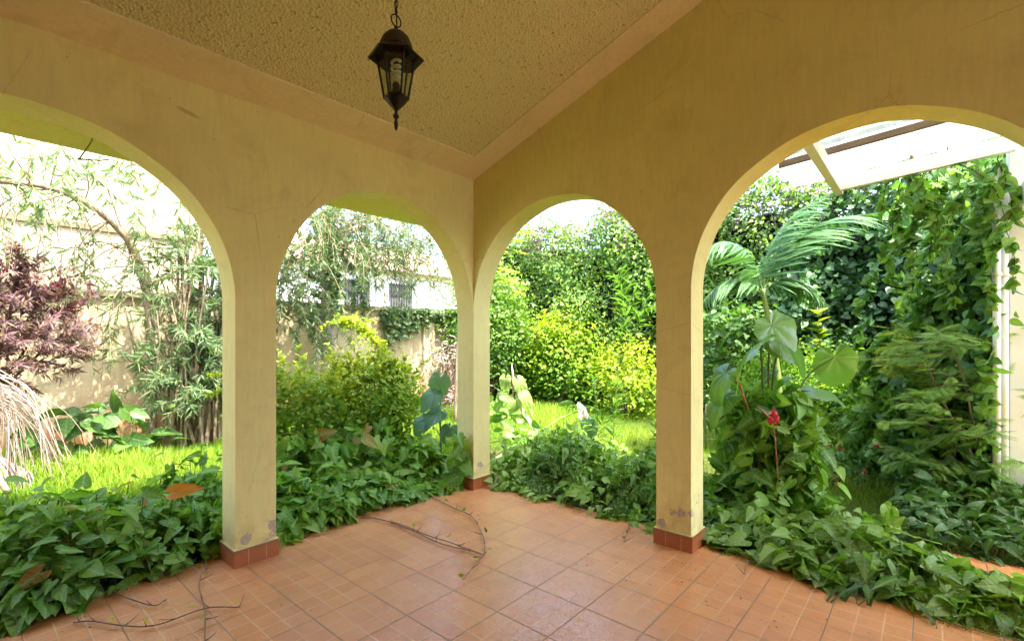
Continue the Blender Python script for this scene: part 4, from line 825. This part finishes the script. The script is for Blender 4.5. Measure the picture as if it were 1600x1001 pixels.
cl = empty('broad_leaf_plant', (.15, .75, -.1), 'group of broad blue green leaves rising beside the corner post', 'plant')
for (p, tip, nrm, S, r) in [((.11, .60, 1.0), (-.2, .2, -.9), (-.7, -.6, .3), .20, .9), ((.08, .64, .84), (-.7, .5, -.5), (-.3, -.5, .7), .22, .6), ((.10, .60, .66), (-.8, .4, -.35), (-.2, -.5, 1.), .22, .5), ((.02, .72, .58), (-.7, .1, -.5), (-.3, -.5, .8), .17, .3), ((.16, .5, .50), (-.5, -.2, -.7), (-.6, -.5, .5), .17, .2)]:
    big_leaf(cl, p, tip, nrm, S, r, L_BLUE, curl=.6, sx=.85, wave=.05); petiole(cl, (.2, .7, -.1), (.22, .72, .35), p, .006)
def climber(name, label, pts, n, size, mat, tp=ARROW, out=(-.7, -.6, .2), cat='vine', twin=2, jit=.03, downward=.6):
    e = empty(name, pts[0], label, cat); c = bez(pts, 12); g = G()
    for k in range(twin): g.tube(c + np.array([.006 * np.sin(np.arange(len(c)) * .9 + k * 3), .006 * np.cos(np.arange(len(c)) * .9 + k * 3), 0 * c[:, 0]]).T, .004, 5)
    g.build('stem', GSTEM, e); g = G(); i = rng.integers(0, len(c), n); P = c[i] + rs(n) * jit; D = unit(rs(n) * .7 + np.array([0, 0, -downward])); g.scatter(tp, P, D, rs(n, .25) + np.array(out), size * rng.uniform(.7, 1.2, n), rng.random(n) * .8); g.build('leaves', mat, e); return e
climber('post_climber', 'arrowhead vine climbing up the foot of the corner post', [(-.10, .12, 0.02), (-.07, .14, .2), (-.06, .12, .38), (-.05, .06, .5)], 24, .15, L_ARROW, jit=.05)

# ================================================================== PLANTS SEEN THROUGH THE LEFT ARCH
ol = empty('oleander_clump', (-1.1, 4.5, -.1), 'tall clump of many stemmed oleander left of the left pillar', 'shrub')
g = G(); gs = G()
for i in range(40):
    b0 = np.array([-1.02 + rng.normal(0, .20), 4.45 + rng.normal(0, .12), -.12]); tip = b0 + np.array([rng.normal(.05, .35), rng.normal(-.1, .2), rng.uniform(1.8, 3.6)]); c = bez([b0, (b0 + tip) / 2 + rs(1)[0] * .1, tip], 8)
    gs.tube(c, np.linspace(rng.uniform(.012, .05), .008, len(c)), 6)
    for k in range(4): spray(g, gs, c[rng.integers(5, len(c))], (rng.normal(0, .7), rng.normal(-.2, .5), .3), rng.uniform(.3, .75), .004, .3, LANCE, .14, .028, .08, 2, 8, .1, (0, .95))
for i in range(70):   # skirts of leaves low on the right
    spray(g, gs, (-.80 + rng.normal(0, .25), 4.35 + rng.normal(0, .15), rng.uniform(.3, 2.4)), (rng.normal(0, .6), -.4, .6), rng.uniform(.3, .6), .004, .2, LANCE, .13, .03, .08, 2, 8, .05, (0, .8))
g.build('foliage', L_WILLOW, ol); gs.build('stems', BARK, ol)
arch = empty('arching_tree', (-1.7, 4.5, -.1), 'sparse tree whose bare branches arch leftward before the tall cream wall', 'tree')
g = G(); gs = G()
c = bez([(-1.45, 4.6, -.12), (-1.5, 4.5, 1.6), (-1.75, 4.3, 2.6), (-2.5, 4.0, 3.05), (-3.6, 3.7, 2.75), (-4.4, 3.5, 2.3)], 12); gs.tube(c, np.linspace(.055, .014, len(c)), 8)
for i in range(44):
    j = rng.integers(14, len(c)); spray(g, gs, c[j], (rng.normal(-.1, .8), rng.normal(-.1, .4), rng.normal(.35, .5)), rng.uniform(.5, 1.5), .008, .7, LANCE, .14, .095, .12, 2, 12, .3, (.2, .97), twigs=2)
for i in range(60):   # mostly bare trailing twigs
    j = rng.integers(12, len(c)); spray(g, gs, c[j], (rng.normal(-.1, .8), rng.normal(-.1, .4), rng.normal(.0, .5)), rng.uniform(.6, 1.6), .007, .9, LANCE, .10, .22, .14, 2, 14, .4, (.3, 1))
for i in range(34):
    s0 = (rng.uniform(-3.6, -1.0), rng.uniform(3.6, 4.4), rng.uniform(2.9, 3.9)); spray(g, gs, s0, (rng.normal(0, .7), rng.normal(0, .3), rng.normal(-.1, .4)), rng.uniform(.4, 1.1), .005, .5, LANCE, .15, .05, .12, 2, 10, .2, (.2, .97))
g.build('foliage', L_WILLOW, arch); gs.build('branches', BARK, arch)
pb = empty('croton_bush', (-3.1, 3.9, -.1), 'purple leaved bush with narrow leaves at the left edge of the left arch', 'shrub')
g = G(); gs = G()
for i in range(230):
    cen = np.array([-2.78, 3.95, 1.58]) + unit(rs(1)[0]) * np.array([.52, .42, .60]) * rng.uniform(.35, 1.1); spray(g, None, cen, unit(cen - np.array([-2.95, 4.0, 1.1])) + (0, 0, .2), .20, .004, .2, LANCLOW, .10, .0085, .08, 2, 6, .0, (0, 1))
for i in range(16):
    tip = np.array([-2.95, 3.9, 1.5]) + rs(1)[0] * .35; gs.tube(bez([(-3.0, 4.0, -.1), (-2.95, 3.95, .7), tip], 6), .012, 5)
g.build('foliage', L_PURPLE, pb); gs.build('stems', BARKD, pb)
df = empty('dead_palm_frond', (-3.1, 2.6, 0), 'bleached dry palm frond hanging down to the grass at the left edge', 'palm frond')
g = G()
for i in range(46):
    a0 = np.array([-3.15 + rng.normal(0, .05), 2.6 + rng.normal(0, .06), 1.12 + rng.normal(0, .10)]); e0 = np.array([-2.72 + rng.normal(0, .13), 2.5 + rng.normal(0, .12), rng.uniform(.15, .35)])
    md_ = (a0 + e0) / 2 + np.array([.10 + rng.normal(0, .03), 0, .16 + rng.normal(0, .05)]); c = bez([a0, md_, e0], 7); r_ = .006 * rng.uniform(.5, 1.2); g.tube(c, np.linspace(r_, r_ * .4, len(c)), 4, rng.random())
g.build('leaflets', L_DRY, df)
g = G(); g.tube(bez([(-3.2, 2.45, .95), (-3.05, 2.35, .55), (-2.9, 2.3, .18)], 8), [.03] * 8 + [.022] * 9, 8, .5); g.build('rib', L_DRY, df)
frond(df, [(-3.25, 2.75, .5), (-3.0, 2.75, .45), (-2.75, 2.7, .25)], 26, .3, .2, L_DRY, .008, nm='dry_frond', stm=TWIG)
lp = empty('broad_leaf_plant', (-2.0, 4.3, -.1), 'low plant with broad green leaves at the foot of the cream wall', 'plant'); g = G(); gs = G()
m = 46; P = np.column_stack([-2.05 + rng.normal(0, .33, m), 4.2 + rng.normal(0, .14, m), rng.uniform(.1, .62, m)]); D, N = orient(m, .8, np.array([0, -.6, 0])); g.scatter(OVATE, P, D, N, .30 * rng.uniform(.6, 1.2, m), rng.random(m)); g.build('leaves', L_MID, lp)
for p in P[::2]: gs.tube(bez([(p[0] * .5 - 1.02, 4.25, -.1), (p[0], p[1], p[2] * .5), tuple(p)], 5), .005, 5)
gs.build('stems', GSTEM, lp)
hk = empty('bent_wire', (-2.66, .55, 2.62), 'bent wire hook hanging from the eave above the left arch', 'hook')
g = G(); g.tube([(-2.62, .62, 2.72), (-2.64, .6, 2.6), (-2.70, .55, 2.47), (-2.71, .54, 2.46), (-2.60, .62, 2.5), (-2.55, .66, 2.53)], .004, 5); g.build('wire', mat_simple('grey wire', (.25, .24, .2), .6), hk)

# ================================================================== ON THE TILES
def runner(label, pts, leaves, tips=(), mat=TWIG):
    e = empty('fallen_creeper', (*pts[0], .005), label, 'vine stem'); P = [(x, y, .008 + .012 * abs(math.sin(i * 1.9))) for i, (x, y) in enumerate(pts)]; c = bez(P, 8); g = G(); g.tube(c, np.linspace(.0045, .003, len(c)), 6)
    for i in range(3, len(c), 6):
        d = rs(1)[0] * .012; g.tube([c[i], c[i] + np.array([d[0] * 2, d[1] * 2, .015]), c[i] + np.array([d[0] * 3.5, d[1] * 3.5, .032])], [.0035, .002, .001], 4)
    g.build('stem', mat, e); g = G(); m = leaves
    if m:
        i = np.linspace(4, len(c) - 1, m).astype(int); Q = c[i] + np.column_stack([rng.normal(0, .012, m), rng.normal(0, .012, m), rng.uniform(.012, .035, m)]); g.scatter(OVATE, Q, unit(rs(m) * (1, 1, .3) + (0, 0, .35)), rs(m, .4) + (0, 0, .7), rng.uniform(.03, .055, m), rng.random(m)); g.build('leaves', L_GOLD if m < 8 else L_MID, e)
    return e
runner('straight thin vine stem lying on the tiles between the two middle arches', [(-1.06, .2), (-1.03, -.03), (-.98, -.25), (-.98, -.51), (-.96, -.79), (-.93, -1.05)], 5)
runner('second thin vine stem running close beside the straight one', [(-1.0, -.12), (-1.0, -.4), (-1.01, -.7), (-.94, -1.0)], 0)
runner('curved vine stem with tiny leaves bending toward the camera across the tiles', [(-.40, .12), (-.49, -.27), (-.51, -.49), (-.66, -.74), (-.80, -.92), (-.93, -1.04), (-1.05, -1.1), (-1.25, -1.19)], 7)
runner('dark vine stem lying lengthwise on the tiles in front of the left pillar', [(-2.14, .25), (-2.18, .1), (-2.27, -.08), (-2.34, -.41), (-2.42, -.68), (-2.5, -.95)], 4)
runner('dark vine stem lying crosswise on the tiles at the lower left', [(-2.80, -.04), (-2.74, -.12), (-2.63, -.3), (-2.53, -.39), (-2.34, -.41), (-2.21, -.51)], 5)
runner('short bent twig at the edge of the leafy bed at the lower left', [(-2.62, .22), (-2.57, .0), (-2.50, -.17), (-2.44, -.14)], 1)
runner('short bare vine stem on the tiles right of the third pillar', [(.30, -2.37), (.07, -2.37), (-.12, -2.4)], 0)
runner('short vine tip with two leaves on the tiles left of the third pillar', [(.2, -1.5), (0, -1.58), (-.17, -1.64)], 2)
runner('long green trailing stem over the tiles at the right edge', [(.25, -3.0), (.1, -3.1), (.02, -3.3), (.03, -3.5), (.1, -3.75)], 9, mat=GSTEM)
sl = empty('strap_leaves', (-.05, -3.0, .01), 'fan of narrow green leaves lying on the tiles at the right', 'leaves'); g = G(); m = 16
g.scatter(STRAP, np.tile([.12, -3.0, .06], (m, 1)) + rs(m) * np.array([.05, .08, .01]), unit(np.column_stack([rng.normal(-.8, .3, m), rng.normal(.1, .6, m), rng.normal(.0, .12, m)])), rs(m, .2) + (0, 0, 1), rng.uniform(.16, .3, m), rng.random(m) * .5); g.build('leaf_fan', L_MID, sl)
od = empty('dead_leaf', (-2.25, .42, .42), 'curled orange dead leaf lying on the green bed beside the left pillar', 'leaf'); g = G()
g.scatter(ARROW2, [(-2.28, .40, .43), (-2.20, .40, .45)], [(.8, -.5, .22), (-.5, .4, -.1)], [(-.5, -.8, .5), (-.4, -.8, .5)], [.17, .08], [.2, .9]); g.build('blade', mat_leaf('orange leaf', [(.62, .25, .03), (.70, .36, .06)], .3, .5, .3, .2, tcol=(1.2, 1, .5)), od)
g = G(); m = 260; q_ = rng.random(m) < .5; t_ = rng.uniform(-3.6, 0, m); o_ = .22 - np.abs(rng.normal(0, .09, m)); P = np.column_stack([np.where(q_, t_, o_), np.where(q_, o_, t_), np.full(m, .003)]); g.scatter(SMALL, P, rs(m) * (1, 1, .1), rs(m, .25) + (0, 0, 1), rng.uniform(.008, .022, m), rng.random(m)); m = 170; P = np.column_stack([np.concatenate([rng.uniform(-.7, .1, 110), rng.uniform(-3, -.3, 60)]), np.concatenate([rng.uniform(-3.2, -1.5, 110), rng.uniform(-1.2, 0, 60)]), np.full(m, .003)]); g.scatter(SMALL, P, rs(m) * (1, 1, .1), rs(m, .2) + (0, 0, 1), rng.uniform(.006, .016, m), rng.random(m)); tag(g.build('leaf_litter', BARKD), 'dark specks of leaf litter scattered on the tiles', kind='stuff')
